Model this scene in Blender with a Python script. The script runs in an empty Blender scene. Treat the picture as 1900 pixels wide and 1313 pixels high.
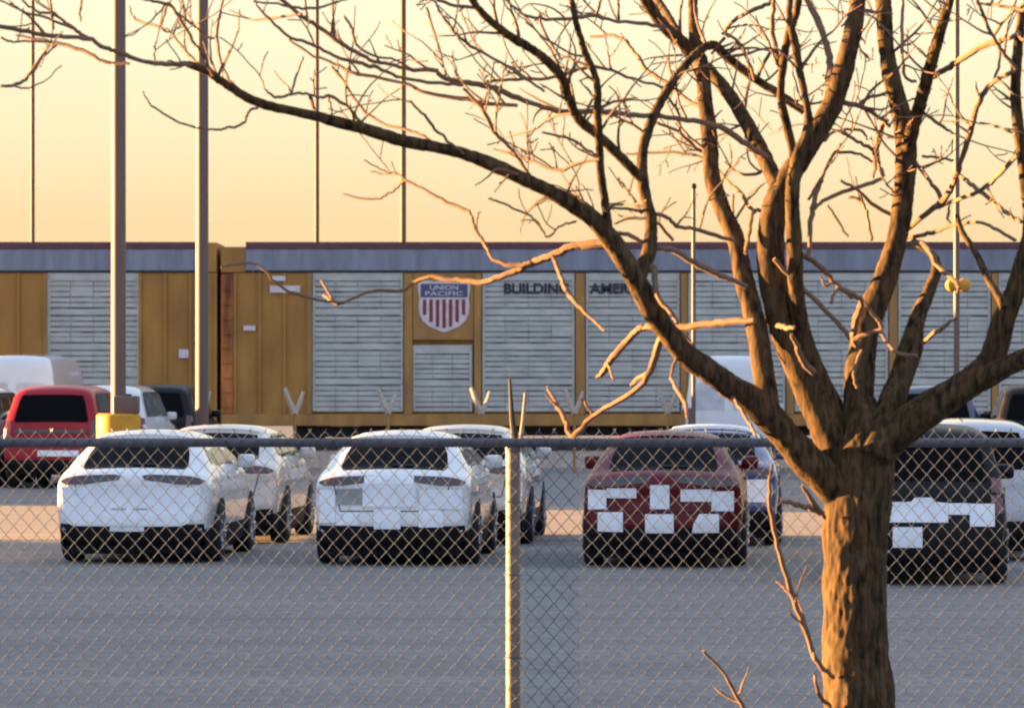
import bpy, bmesh, math, random
from mathutils import Vector, Matrix
random.seed(11)
R = math.radians
SC = bpy.context.scene
COL = SC.collection

# ------------------------------------------------------------------ camera
F = 7800.0            # focal length in photo pixels (photo 1900 wide)
HZ = 702.0            # horizon row in the photo
CAM_H = 2.25
cam = bpy.data.cameras.new('camera'); camo = bpy.data.objects.new('camera', cam); COL.objects.link(camo)
camo.location = (0, 0, CAM_H); camo.rotation_euler = (R(90), 0, 0)
cam.sensor_width = 36; cam.lens = F/1900*36; cam.shift_y = (HZ-656.5)/1900
cam.clip_start = 0.5; cam.clip_end = 6000
cam.dof.use_dof = True; cam.dof.focus_distance = 31.0; cam.dof.aperture_fstop = 9.0
SC.camera = camo

# ------------------------------------------------------------------ light
SUN_EL, SUN_AZ = 3.2, 286.0          # azimuth clockwise from +Y (the view direction)
SC.view_settings.view_transform = 'Standard'; SC.view_settings.look = 'None'
SC.view_settings.exposure = 3.5; SC.view_settings.gamma = 1; SC.view_settings.use_curve_mapping = False
W = bpy.data.worlds.new('World'); SC.world = W; W.use_nodes = True
nt = W.node_tree; nt.nodes.clear()
out = nt.nodes.new('ShaderNodeOutputWorld'); bg = nt.nodes.new('ShaderNodeBackground'); bg.inputs[1].default_value = 0.05
sky = nt.nodes.new('ShaderNodeTexSky'); sky.sky_type = 'NISHITA'; sky.sun_disc = False
sky.sun_elevation = R(SUN_EL); sky.sun_rotation = R(SUN_AZ); sky.dust_density = 3.0; sky.air_density = 1.0
tc = nt.nodes.new('ShaderNodeTexCoord'); sep = nt.nodes.new('ShaderNodeSeparateXYZ')
nt.links.new(tc.outputs['Generated'], sep.inputs[0])
def ramp(cols):
    r = nt.nodes.new('ShaderNodeValToRGB'); e = r.color_ramp.elements
    while len(e) < len(cols): e.new(0.5)
    for k, (p, c) in enumerate(cols): e[k].position = p; e[k].color = (c[0]*.707, c[1]*.707, c[2]*.707, 1)
    nt.links.new(sep.outputs['Z'], r.inputs[0]); return r
warm = ramp([(0.0, (2.36, 1.68, 0.90)), (0.035, (2.45, 1.82, 1.0)), (0.06, (2.6, 2.18, 1.38)), (0.09, (2.75, 2.5, 1.75)), (0.25, (2.4, 2.4, 2.3)), (0.6, (1.8, 2.15, 2.8)), (1.0, (1.5, 2.0, 2.9))])
cool = ramp([(0.0, (1.9, 2.0, 2.4)), (0.12, (2.2, 2.5, 3.15)), (0.5, (2.1, 2.5, 3.4)), (1.0, (1.5, 2.0, 2.9))])
dot = nt.nodes.new('ShaderNodeVectorMath'); dot.operation = 'DOT_PRODUCT'; dot.inputs[1].default_value = (-0.4, 0.917, 0)
nt.links.new(tc.outputs['Generated'], dot.inputs[0])
mr = nt.nodes.new('ShaderNodeMapRange'); mr.interpolation_type = 'SMOOTHSTEP'
mr.inputs[1].default_value = -0.35; mr.inputs[2].default_value = 0.7
nt.links.new(dot.outputs['Value'], mr.inputs[0])
mx = nt.nodes.new('ShaderNodeMix'); mx.data_type = 'RGBA'
nt.links.new(mr.outputs[0], mx.inputs[0]); nt.links.new(cool.outputs[0], mx.inputs[6]); nt.links.new(warm.outputs[0], mx.inputs[7])
sc_ = nt.nodes.new('ShaderNodeVectorMath'); sc_.operation = 'SCALE'; sc_.inputs[3].default_value = 0.05
nt.links.new(sky.outputs[0], sc_.inputs[0])
ad = nt.nodes.new('ShaderNodeVectorMath'); ad.operation = 'ADD'
nt.links.new(mx.outputs[2], ad.inputs[0]); nt.links.new(sc_.outputs[0], ad.inputs[1])
nt.links.new(ad.outputs[0], bg.inputs[0]); nt.links.new(bg.outputs[0], out.inputs[0])
sl = bpy.data.lights.new('sun', 'SUN'); sl.energy = 5.0; sl.angle = R(0.5); sl.color = (1.0, 0.53, 0.18)
so = bpy.data.objects.new('sun', sl); COL.objects.link(so)
sd = Vector((math.cos(R(SUN_EL))*math.sin(R(SUN_AZ)), math.cos(R(SUN_EL))*math.cos(R(SUN_AZ)), math.sin(R(SUN_EL))))
so.rotation_euler = sd.to_track_quat('Z', 'Y').to_euler(); so.location = sd*60
SC.cycles.filter_width = 2.0

# ------------------------------------------------------------------ helpers
def P(px, py, d): return Vector(((px-950)*d/F, d, CAM_H-(py-HZ)*d/F))

MATS = {}
def mat(name, col, rough=0.6, var=0.25, scale=4.0, bump=0.0, bscale=30.0, metal=0.0, coat=0.0, col2=None, stretch=(1, 1, 1), detail=6, contrast=(0.3, 0.7)):
    if name in MATS: return MATS[name]
    m = bpy.data.materials.new(name); m.use_nodes = True; n = m.node_tree; L = n.links
    b = n.nodes['Principled BSDF']
    b.inputs['Roughness'].default_value = rough; b.inputs['Metallic'].default_value = metal
    if coat: b.inputs['Coat Weight'].default_value = coat; b.inputs['Coat Roughness'].default_value = 0.05
    t = n.nodes.new('ShaderNodeTexCoord'); mp = n.nodes.new('ShaderNodeMapping'); mp.inputs['Scale'].default_value = stretch
    L.new(t.outputs['Object'], mp.inputs[0])
    no = n.nodes.new('ShaderNodeTexNoise'); no.inputs['Scale'].default_value = scale; no.inputs['Detail'].default_value = detail
    L.new(mp.outputs[0], no.inputs['Vector'])
    cr = n.nodes.new('ShaderNodeValToRGB'); e = cr.color_ramp.elements
    c2 = col2 if col2 else tuple(c*(1-var) for c in col)
    e[0].position, e[1].position = contrast; e[0].color = (*c2, 1); e[1].color = (*col, 1)
    L.new(no.outputs['Fac'], cr.inputs[0]); L.new(cr.outputs[0], b.inputs['Base Color'])
    if bump:
        n2 = n.nodes.new('ShaderNodeTexNoise'); n2.inputs['Scale'].default_value = bscale; n2.inputs['Detail'].default_value = 5
        L.new(mp.outputs[0], n2.inputs['Vector'])
        bp = n.nodes.new('ShaderNodeBump'); bp.inputs['Strength'].default_value = bump; bp.inputs['Distance'].default_value = 0.02
        L.new(n2.outputs['Fac'], bp.inputs['Height']); L.new(bp.outputs[0], b.inputs['Normal'])
    MATS[name] = m; return m

def asphalt():
    m = bpy.data.materials.new('asphalt'); m.use_nodes = True; n = m.node_tree; L = n.links; b = n.nodes['Principled BSDF']
    b.inputs['Roughness'].default_value = 0.9; b.inputs['Specular IOR Level'].default_value = 0.25
    t = n.nodes.new('ShaderNodeTexCoord')
    def noise(scale, stretch, detail, p0, p1, c0, c1):
        mp = n.nodes.new('ShaderNodeMapping'); mp.inputs['Scale'].default_value = stretch; L.new(t.outputs['Object'], mp.inputs[0])
        q = n.nodes.new('ShaderNodeTexNoise'); q.inputs['Scale'].default_value = scale; q.inputs['Detail'].default_value = detail; L.new(mp.outputs[0], q.inputs['Vector'])
        r = n.nodes.new('ShaderNodeValToRGB'); e = r.color_ramp.elements; e[0].position, e[1].position = p0, p1; e[0].color = (*c0, 1); e[1].color = (*c1, 1); L.new(q.outputs['Fac'], r.inputs[0]); return r.outputs[0], q
    base, _ = noise(0.5, (0.3, 1, 1), 10, .3, .7, (.165, .156, .147), (.205, .195, .182))
    streak, _ = noise(1.1, (0.02, 1, 1), 4, .35, .65, (.92, .92, .92), (1.06, 1.06, 1.06))
    grit, gq = noise(9.0, (1, .35, 1), 8, .3, .7, (.78, .78, .79), (1.2, 1.2, 1.19))
    out_ = base
    for k in (streak, grit):
        x = n.nodes.new('ShaderNodeMix'); x.data_type = 'RGBA'; x.blend_type = 'MULTIPLY'; x.inputs[0].default_value = 1; L.new(out_, x.inputs[6]); L.new(k, x.inputs[7]); out_ = x.outputs[2]
    L.new(out_, b.inputs['Base Color'])
    bp = n.nodes.new('ShaderNodeBump'); bp.inputs['Strength'].default_value = .3; bp.inputs['Distance'].default_value = .02; L.new(gq.outputs['Fac'], bp.inputs['Height']); L.new(bp.outputs[0], b.inputs['Normal'])
    return m
M_ASPH = asphalt()
M_SUNLIT_TAN = mat('sunlit_tan', (0.29, 0.225, 0.165), 0.95, scale=0.9, col2=(0.225, 0.175, 0.13), bump=0.3, bscale=20, detail=9, stretch=(0.4, 1, 1))  # low sun on the ground put into the colour
M_BALL = mat('ballast', (0.42, 0.33, 0.26), 0.95, scale=9, col2=(0.20, 0.16, 0.13), bump=0.6, bscale=14)
M_OCHRE = mat('ochre_paint', (0.41, 0.20, 0.032), 0.65, scale=1.2, col2=(0.25, 0.115, 0.02), stretch=(1, 1, 0.5), detail=10)
M_OCHRE2 = mat('ochre_post_paint', (0.42, 0.21, 0.04), 0.6, scale=2.5, col2=(0.24, 0.125, 0.04), stretch=(1, 1, 0.3), detail=9)
M_RUST = mat('rust', (0.55, 0.19, 0.04), 0.85, scale=2.2, col2=(0.13, 0.04, 0.015), stretch=(1.5, 1, 0.3), detail=9)
M_GALV = mat('galvanised_roof', (0.235, 0.255, 0.305), 0.65, scale=1.6, col2=(0.15, 0.165, 0.205), stretch=(2.5, 1, 0.4), detail=9, metal=0.0)
M_MAROON = mat('maroon_edge', (0.14, 0.045, 0.055), 0.7, scale=2)
M_PANEL = mat('pale_rack_panel', (0.50, 0.505, 0.455), 0.55, scale=2.0, col2=(0.36, 0.37, 0.34), stretch=(0.9, 1, 1.2), detail=10)
M_PERF_SHADE = mat('shaded_perf_slot', (0.46, 0.465, 0.44), 0.7, scale=2.6, col2=(0.15, 0.155, 0.155), stretch=(0.7, 1, 2.5), detail=10, contrast=(0.36, 0.62))  # perforations plus groove shade, both carried by the colour
M_DARK = mat('dark_steel', (0.035, 0.032, 0.032), 0.75, scale=3, col2=(0.018, 0.016, 0.016))
M_STEEL = mat('pole_steel', (0.15, 0.092, 0.075), 0.6, scale=3, col2=(0.12, 0.074, 0.06), stretch=(1, 1, 0.2))
M_STEELB = mat('weathered_pole', (0.13, 0.078, 0.052), 0.7, scale=3, col2=(0.10, 0.06, 0.042))
M_WIRE = mat('fence_wire', (0.105, 0.135, 0.175), 0.5, scale=8, col2=(0.08, 0.105, 0.14), metal=0.6)
M_ARM = mat('sunlit_arm', (0.5, 0.42, 0.34), 0.7, scale=6)  # sunlight put into the colour, paler than the posts
M_RAIL = mat('fence_rail', (0.095, 0.095, 0.11), 0.6, scale=5, col2=(0.06, 0.06, 0.07))
M_POST = mat('fence_post', (0.20, 0.165, 0.14), 0.6, scale=14, col2=(0.125, 0.095, 0.075), stretch=(1, 1, 0.5))
M_YEL = mat('yellow_paint', (0.62, 0.30, 0.012), 0.6, scale=4, col2=(0.46, 0.21, 0.01))
M_BLACK = mat('black_trim', (0.012, 0.012, 0.013), 0.6, scale=4)
M_TYRE = mat('tyre_rubber', (0.014, 0.014, 0.014), 0.85, scale=6)
M_RIM = mat('alloy_rim', (0.30, 0.30, 0.32), 0.35, scale=5, metal=0.7)
M_GLASS = mat('tinted_glass', (0.008, 0.008, 0.010), 0.06, scale=2)
M_GLASS.node_tree.nodes['Principled BSDF'].inputs['Specular IOR Level'].default_value = 0.1
M_FILM = mat('white_film', (0.83, 0.87, 0.91), 0.35, scale=6, col2=(0.70, 0.75, 0.80), bump=0.35, bscale=9)
M_LENS = mat('lamp_lens', (0.10, 0.012, 0.015), 0.15, scale=4, coat=0.6)
M_LENSD = mat('smoked_lens', (0.03, 0.022, 0.026), 0.15, scale=4, coat=0.6)
M_CHROME = mat('chrome', (0.62, 0.62, 0.64), 0.2, scale=4, metal=0.8)
M_REARGLASS = mat('dark_rear_glass', (0.006, 0.006, 0.007), 0.12, scale=2)
M_REARGLASS.node_tree.nodes['Principled BSDF'].inputs['Specular IOR Level'].default_value = 0.02
M_GREYTAPE = mat('grey_plate_area', (0.30, 0.32, 0.335), 0.45, scale=5)
M_WHITE = mat('emblem_white', (0.66, 0.62, 0.63), 0.6, scale=6, col2=(0.5, 0.45, 0.46))
M_BLUE = mat('emblem_blue', (0.075, 0.085, 0.17), 0.6, scale=5)
M_RED = mat('emblem_red', (0.26, 0.028, 0.035), 0.6, scale=5)
M_INK = mat('lettering_navy', (0.018, 0.02, 0.035), 0.6, scale=5)
def paint(name, c): return mat('paint_'+name, c, 0.28, var=0.06, scale=2, coat=1.0)
PAINT = dict(white=paint('white', (0.66, 0.68, 0.69)), pearl=paint('pearl', (0.50, 0.49, 0.465)), red=mat('paint_red', (0.34, 0.010, 0.018), 0.35, scale=2, coat=0.15),
             maroon=mat('paint_maroon', (0.115, 0.003, 0.008), 0.35, scale=2, coat=0.1), black=mat('paint_black', (0.004, 0.0042, 0.005), 0.45, scale=2, coat=0.05), blue=paint('blue', (0.025, 0.055, 0.19)),
             silver=paint('silver', (0.40, 0.42, 0.45)), navy=paint('navy', (0.03, 0.045, 0.085)), grey=paint('grey', (0.11, 0.12, 0.135)))

for k in ('red', 'maroon', 'black'): PAINT[k].node_tree.nodes['Principled BSDF'].inputs['Specular IOR Level'].default_value = 0.2
M_BLACK.node_tree.nodes['Principled BSDF'].inputs['Specular IOR Level'].default_value = 0.15
M_VANGLASS = mat('covered_window', (0.55, 0.58, 0.60), 0.5, scale=4)
# bark: pale plates over dark fissures
def bark():
    m = bpy.data.materials.new('bark'); m.use_nodes = True; n = m.node_tree; L = n.links; b = n.nodes['Principled BSDF']
    b.inputs['Roughness'].default_value = 0.9; b.inputs['Specular IOR Level'].default_value = 0.15
    t = n.nodes.new('ShaderNodeTexCoord'); mp = n.nodes.new('ShaderNodeMapping'); mp.inputs['Scale'].default_value = (1, 1, 0.22)
    L.new(t.outputs['Object'], mp.inputs[0])
    no = n.nodes.new('ShaderNodeTexNoise'); no.inputs['Scale'].default_value = 42; no.inputs['Detail'].default_value = 8; no.inputs['Distortion'].default_value = 0.6
    n2 = n.nodes.new('ShaderNodeTexNoise'); n2.inputs['Scale'].default_value = 7; n2.inputs['Detail'].default_value = 6
    L.new(mp.outputs[0], no.inputs['Vector']); L.new(t.outputs['Object'], n2.inputs['Vector'])
    c1 = n.nodes.new('ShaderNodeValToRGB'); e = c1.color_ramp.elements
    e[0].position = 0.33; e[0].color = (0.012, 0.008, 0.005, 1); e[1].position = 0.62; e[1].color = (0.085, 0.051, 0.023, 1)
    c2 = n.nodes.new('ShaderNodeValToRGB'); e = c2.color_ramp.elements
    e[0].position = 0.52; e[0].color = (1, 1, 1, 1); e[1].position = 0.72; e[1].color = (1.35, 1.5, 1.45, 1)
    mm = n.nodes.new('ShaderNodeMix'); mm.data_type = 'RGBA'; mm.blend_type = 'MULTIPLY'; mm.inputs[0].default_value = 1
    L.new(no.outputs['Fac'], c1.inputs[0]); L.new(n2.outputs['Fac'], c2.inputs[0]); L.new(c1.outputs[0], mm.inputs[6]); L.new(c2.outputs[0], mm.inputs[7])
    L.new(mm.outputs[2], b.inputs['Base Color'])
    bp = n.nodes.new('ShaderNodeBump'); bp.inputs['Strength'].default_value = 0.5; bp.inputs['Distance'].default_value = 0.008
    L.new(no.outputs['Fac'], bp.inputs['Height']); L.new(bp.outputs[0], b.inputs['Normal'])
    return m
M_BARK = bark()
M_TWIG = mat('twig_bark', (0.18, 0.108, 0.062), 0.85, scale=30, col2=(0.115, 0.066, 0.037))

class MB:
    def __init__(s): s.v = []; s.f = []; s.m = []
    def face(s, idx, mi=0): s.f.append(tuple(idx)); s.m.append(mi)
    def box(s, x0, x1, y0, y1, z0, z1, mi=0, bev=0.0):
        o = len(s.v)
        if bev <= 0:
            s.v += [(x, y, z) for z in (z0, z1) for y in (y0, y1) for x in (x0, x1)]
            for q in ((0, 2, 3, 1), (4, 5, 7, 6), (0, 1, 5, 4), (2, 6, 7, 3), (0, 4, 6, 2), (1, 3, 7, 5)): s.face([o+i for i in q], mi)
        else:
            bm = bmesh.new(); bmesh.ops.create_cube(bm, size=1)
            bmesh.ops.scale(bm, vec=(x1-x0, y1-y0, z1-z0), verts=bm.verts); bmesh.ops.translate(bm, vec=((x0+x1)/2, (y0+y1)/2, (z0+z1)/2), verts=bm.verts)
            bmesh.ops.bevel(bm, geom=bm.edges[:]+bm.verts[:], offset=bev, segments=2, affect='EDGES', profile=0.5)
            bm.verts.index_update()
            s.v += [tuple(v.co) for v in bm.verts]
            for f in bm.faces: s.face([o+v.index for v in f.verts], mi)
            bm.free()
    def tube(s, pts, rad, sides=8, mi=0, cap=True, wob=0.0):
        pts = [Vector(p) for p in pts]; n = len(pts); o = len(s.v)
        t0 = (pts[1]-pts[0]).normalized()
        up = Vector((0, 0, 1)) if abs(t0.z) < 0.9 else Vector((1, 0, 0))
        u = t0.cross(up).normalized()
        ph = [random.uniform(0, 6.28) for _ in range(3)]
        for i, p in enumerate(pts):
            t = (pts[min(i+1, n-1)]-pts[max(i-1, 0)]).normalized()
            u = (u - t*u.dot(t)).normalized(); w = t.cross(u)
            r = rad[i] if isinstance(rad, (list, tuple)) else rad
            for k in range(sides):
                a = 2*math.pi*k/sides
                rr = r
                if wob: rr *= 1+wob*(math.sin(2*a+ph[0]+i*.35)+0.7*math.sin(3*a+ph[1]-i*.5)+0.5*math.sin(5*a+ph[2]+i*.8))+random.uniform(-wob, wob)*.5
                s.v.append(tuple(p+(u*math.cos(a)+w*math.sin(a))*rr))
        for i in range(n-1):
            for k in range(sides):
                a = o+i*sides+k; b = o+i*sides+(k+1) % sides
                s.face((a, b, b+sides, a+sides), mi)
        if cap:
            s.face([o+k for k in range(sides)][::-1], mi); s.face([o+(n-1)*sides+k for k in range(sides)], mi)
    def lathe(s, prof, axis='z', c=(0, 0, 0), seg=24, mi=0):
        o = len(s.v); n = len(prof)
        for k in range(seg):
            a = 2*math.pi*k/seg; ca, sa = math.cos(a), math.sin(a)
            for r, h in prof:
                s.v.append((c[0]+r*ca, c[1]+r*sa, c[2]+h) if axis == 'z' else ((c[0]+h, c[1]+r*ca, c[2]+r*sa) if axis == 'x' else (c[0]+r*ca, c[1]+h, c[2]+r*sa)))
        for k in range(seg):
            for i in range(n-1):
                a = o+k*n+i; b = o+((k+1) % seg)*n+i
                s.face((a, b, b+1, a+1), mi)
    def build(s, name, mats, parent=None, smooth=True, angle=40):
        me = bpy.data.meshes.new(name); me.from_pydata(s.v, [], s.f)
        for m in (mats if isinstance(mats, (list, tuple)) else [mats]): me.materials.append(m)
        me.polygons.foreach_set('material_index', s.m)
        bm = bmesh.new(); bm.from_mesh(me); bmesh.ops.recalc_face_normals(bm, faces=bm.faces); bm.to_mesh(me); bm.free()
        if smooth: me.polygons.foreach_set('use_smooth', [True]*len(me.polygons)); me.set_sharp_from_angle(angle=R(angle))
        ob = bpy.data.objects.new(name, me); COL.objects.link(ob)
        if parent: ob.parent = parent
        return ob
def tag(o, label=None, cat=None, group=None, kind=None):
    if label: o['label'] = label
    if cat: o['category'] = cat
    if group: o['group'] = group
    if kind: o['kind'] = kind
    return o
def thing(name, loc, label, cat, group=None, rz=0):
    o = bpy.data.objects.new(name, None); COL.objects.link(o); o.location = loc; o.rotation_euler = (0, 0, rz); o.empty_display_size = 0.2
    return tag(o, label, cat, group)
def cr(pts, n):
    """Catmull-Rom through tuples, n samples per span"""
    out = []
    N = len(pts)
    for i in range(N-1):
        p0 = pts[max(i-1, 0)]; p1 = pts[i]; p2 = pts[i+1]; p3 = pts[min(i+2, N-1)]
        for k in range(n):
            t = k/n
            out.append(tuple(0.5*(2*b+(c-a)*t+(2*a-5*b+4*c-d)*t*t+(3*b-a-3*c+d)*t**3) for a, b, c, d in zip(p0, p1, p2, p3)))
    out.append(tuple(pts[-1])); return out
def text_mesh(s, size, font_bold=0.0):
    cu = bpy.data.curves.new('lettering', 'FONT'); cu.body = s; cu.size = size; cu.offset = font_bold; cu.extrude = 0.004; cu.align_x = 'LEFT'
    ob = bpy.data.objects.new('lettering_source', cu); COL.objects.link(ob)
    dg = bpy.context.evaluated_depsgraph_get(); dg.update()
    me = bpy.data.meshes.new_from_object(ob.evaluated_get(dg)); bpy.data.objects.remove(ob); bpy.data.curves.remove(cu)
    return me

# ------------------------------------------------------------------ ground
def sheet(name, x0, x1, y0, y1, z, m, nx=1, ny=1):
    b = MB()
    for j in range(ny+1):
        for i in range(nx+1): b.v.append((x0+(x1-x0)*i/nx, y0+(y1-y0)*j/ny, z))
    for j in range(ny):
        for i in range(nx): a = j*(nx+1)+i; b.face((a, a+1, a+nx+2, a+nx+1))
    o = b.build(name, m, smooth=False); o['kind'] = 'structure'; return o
sheet('ground', -2500, 2500, -200, 4000, 0, M_ASPH)
sheet('sunlit_strip', -120, 120, 58.6, 74.2, 0.006, M_SUNLIT_TAN)  # tan sheet paints the sunlit band onto the asphalt
for y0, y1 in ((2, 67.6), (83.6, 105.5)):
    b = MB(); b.box(-40.3, -40, y0, y1, 0, 2.8); o = b.build('shade_blocker', M_SUNLIT_TAN, smooth=False); o['kind'] = 'structure'  # added out of view to shade the lot, gap leaves the strip in sun
b = MB()      # raised ballast bed under the track
for x in (-90, 90): b.v += [(x, 106.2, 0.0), (x, 107.4, 0.37), (x, 113.2, 0.37), (x, 114.4, 0.0)]
for i in range(3): b.face((i, i+1, i+5, i+4))
o = b.build('track_bed', M_BALL, smooth=False); o['kind'] = 'structure'
for yy, lab in ((109.6, 'near steel rail under the freight cars'), (111.04, 'far steel rail under the freight cars')):
    b = MB(); b.box(-90, 90, yy, yy+0.07, 0.37, 0.54); tag(b.build('rail', M_DARK, smooth=False), lab, 'rail', 'track rails')

# ------------------------------------------------------------------ freight cars
TD = F/71.0            # distance of their near side
def tx(px): return (px-950)/71.0
def tz(py): return CAM_H-(py-HZ)/71.0
WID = 3.1
def rack_panel(root, x0, x1, z0, z1):
    b = MB()
    b.box(x0, x1, 0.10, 0.16, z0, z1, 1)                       # perforated backing, groove shade darkened into its colour
    tiers = max(2, round((z1-z0)/0.92)); th = (z1-z0)/tiers; nx = 3 if x1-x0 < 2 else 4
    for t in range(tiers):
        zb = z0+t*th
        b.box(x0+.012, x1-.012, 0.020, 0.098, zb+th-0.20, zb+th-0.055, 0)      # stiff top ridge of each tier, dark joint above
        nr = 5; h = (th-0.21)/nr; rows = [random.choice((.64, .70, .74, .78, .84)) for _ in range(nr)]
        for j in range(nx):
            xa = x0+(x1-x0)*j/nx+0.007; xb = x0+(x1-x0)*(j+1)/nx-0.007
            for k in range(nr):
                f = rows[k] if random.random() < .975 else .95; zz = zb+k*h
                b.box(xa, xb, 0.045+random.uniform(-.008, .008), 0.098, zz, zz+h*f, 0)
    b.box(x0, x0+0.07, 0.015, 0.0445, z0, z1, 0); b.box(x1-0.07, x1, 0.015, 0.0445, z0, z1, 0)
    b.box(x0+0.071, x1-0.071, 0.012, 0.0445, z1-0.22, z1, 0)
    return b.build('side_panel', [M_PANEL, M_PERF_SHADE], root, smooth=False)
def freight(px0, px1, label, ochre, panels, posts, left_end=True):
    x0, x1 = tx(px0), tx(px1); zt, zs = tz(503), tz(768)
    root = thing('autorack_railcar', ((x0+x1)/2, TD, 0), label, 'railcar', 'autorack railcars on the track')
    cx = (x0+x1)/2
    def X(px): return tx(px)-cx
    L = x1-x0
    b = MB(); b.box(X(px0), X(px1), 0.17, WID, zs, zt-0.02); b.build('body', M_OCHRE, root, smooth=False)
    # roof: shallow arch with vertical galvanised side band, corrugated
    b = MB(); n = int(L/0.55)
    prof = [(-0.02, zt+0.02), (-0.02, tz(464)), (0.10, tz(455)), (0.7, tz(452)), (WID/2, tz(450)), (WID-0.7, tz(452)), (WID, tz(463)), (WID, zt+0.02)]
    rx0 = X(px0)+(0.65 if left_end else 0); rx1 = X(px1)-0.4
    for i in range(n+1):
        x = rx0+(rx1-rx0)*i/n
        for y, z in prof: b.v.append((x, y-(0.02 if i % 2 else 0) if y < 1 else y, z))
    for i in range(n):
        for k in range(len(prof)-1): a = i*len(prof)+k; b.face((a, a+1, a+len(prof)+1, a+len(prof)), 0)
    b.build('roof', M_GALV, root, smooth=False)
    b = MB(); b.box(rx0, rx1, -0.045, 0.06, tz(461), tz(449)); b.build('roof_edge', M_MAROON, root, smooth=False)
    for ca, cb, ct in ((X(px0), rx0-0.004, 458), (rx1+0.004, X(px1), 450)):
        if cb-ca > 0.05: b = MB(); b.box(ca, cb, 0.0, WID, zt-0.02, tz(ct)); b.build('roof_cap', M_OCHRE, root, smooth=False)
    b = MB(); b.box(rx0+.3, rx1-.3, -0.012, 0.168, tz(506), tz(501)); b.build('top_chord', M_DARK, root, smooth=False)
    b = MB(); b.box(X(px0), X(px1), -0.05, WID+.05, tz(790), zs-0.002, bev=0.02); b.build('side_sill', M_OCHRE2, root, smooth=False)
    for a, c in ochre:
        b = MB(); b.box(X(a), X(c), 0.02, 0.168, zs, tz(506.5))
        w = X(c)-X(a); k = max(1, int(w/0.62))
        for j in range(k+1):
            xx = X(a)+w*j/k; b.box(xx-0.035, xx+0.035, -0.05, 0.018, zs, tz(506.5))
        b.build('end_panel', M_OCHRE, root, smooth=False)
    for a, c, t_, bt in panels: rack_panel(root, X(a), X(c), tz(bt), tz(t_))
    for a, c in posts:
        b = MB(); b.box(X(a), X(c), -0.06, 0.168, zs, tz(507)); b.build('side_post', M_OCHRE2, root, smooth=False)
    for bx in (X(px0)+3.2, X(px1)-3.2):
        b = MB()
        for wx in (-0.9, 0.9):
            for yy in (0.75, 2.15): b.lathe([(0, -0.07), (0.42, -0.07), (0.46, -0.05), (0.46, 0.06), (0, 0.06)], 'y', (bx+wx, yy, 0.98), 20)
            b.tube([(bx+wx, 0.6, 0.98), (bx+wx, 2.3, 0.98)], 0.08)
        b.box(bx-1.3, bx+1.3, 0.45, 0.62, 0.72, 0.98, bev=.03); b.box(bx-1.3, bx+1.3, 2.25, 2.45, 0.72, 0.98, bev=.03); b.box(bx-.3, bx+.3, 0.622, 2.248, 0.7, 0.9)
        b.build('bogie', M_DARK, root)
    for ca, cb in ((X(px0)-.05, X(px0)-.002), (X(px1)+.002, X(px1)+.05)):
        b = MB(); b.box(ca, cb, WID/2-.15, WID/2+.15, 0.85, 1.1); b.build('coupler', M_DARK, root)
    b = MB(); b.box(X(px0)+4.5, X(px1)-4.5, 0.7, 2.4, 0.75, tz(790)-.002); b.build('centre_sill', M_DARK, root, smooth=False)
    return root, X
P0 = 505; PB = 763
A, XA = freight(-1545, 402, 'ochre autorack freight car at the left, cut by the frame', [(-165, 84), (260, 400)],
             [(88, 258, P0, PB), (-355, -185, P0, PB)], [(-180, -168), (84, 88)], left_end=False)
B, XB = freight(410, 2357, 'ochre autorack freight car with striped shield emblem and slogan', [(436, 574)],
             [(580, 748, P0, PB), (766, 876, 640, PB), (895, 1066, P0, PB), (1087, 1261, P0, PB), (1277, 1457, P0, PB), (1475, 1648, P0, PB), (1667, 1838, P0, PB), (1853, 2030, P0, PB)],
             [(570, 579), (750, 765), (880, 893), (1068, 1085), (1263, 1275), (1459, 1473), (1650, 1665), (1840, 1851)])
b = MB(); b.box(XB(410), XB(433), -0.05, 1.2, tz(768), tz(510), bev=.03)
for k in range(9): b.box(XB(414)+.02, XB(430), -0.09, -0.06, tz(755)+k*.38, tz(755)+k*.38+.05)
b.build('end_door', M_RUST, B, smooth=False)
b = MB(); b.box(XB(766), XB(879), 0.0, 0.1, tz(630), tz(506.5)); logo = b.build('emblem_plate', M_OCHRE2, B, smooth=False)
# emblem: white shield, blue cap, red bars
def shield(cx, cz, w, h, yy):
    n = 14; pts = []
    top = cz+h/2
    pts += [(cx-w/2, top-h*.06), (cx-w*.36, top), (cx-w*.18, top-h*.03), (cx, top), (cx+w*.18, top-h*.03), (cx+w*.36, top), (cx+w/2, top-h*.06)]
    side = [(0.5, 0.30), (0.47, 0.14), (0.49, 0.0), (0.47, -0.16), (0.41, -0.28), (0.30, -0.38), (0.15, -0.45), (0, -0.5)]
    pts += [(cx+w*a, cz+h*c) for a, c in side] + [(cx-w*a, cz+h*c) for a, c in side[::-1][1:]]
    return [(x, yy, z) for x, z in pts]
b = MB(); ex, ez = XB(824), tz(568); ew, eh = 1.36, 1.36
def poly_prism(b, pts, dy, mi):
    o = len(b.v); n = len(pts); b.v += pts+[(x, y+dy, z) for x, y, z in pts]
    b.face(range(o, o+n), mi); b.face(list(range(o+n, o+2*n))[::-1], mi)
    for i in range(n): b.face((o+i, o+(i+1) % n, o+n+(i+1) % n, o+n+i), mi)
poly_prism(b, shield(ex, ez, ew, eh, -0.02), 0.018, 0)
b.box(ex-ew*.45, ex+ew*.45, -0.03, -0.022, ez+eh*.17, ez+eh*.43, 1)
for k in range(-3, 4):
    xx = ex+k*ew*.125; zb = ez-eh*(.42-.028*k*k)
    b.box(xx-ew*.034, xx+ew*.034, -0.03, -0.022, zb, ez+eh*.13, 2)
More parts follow.
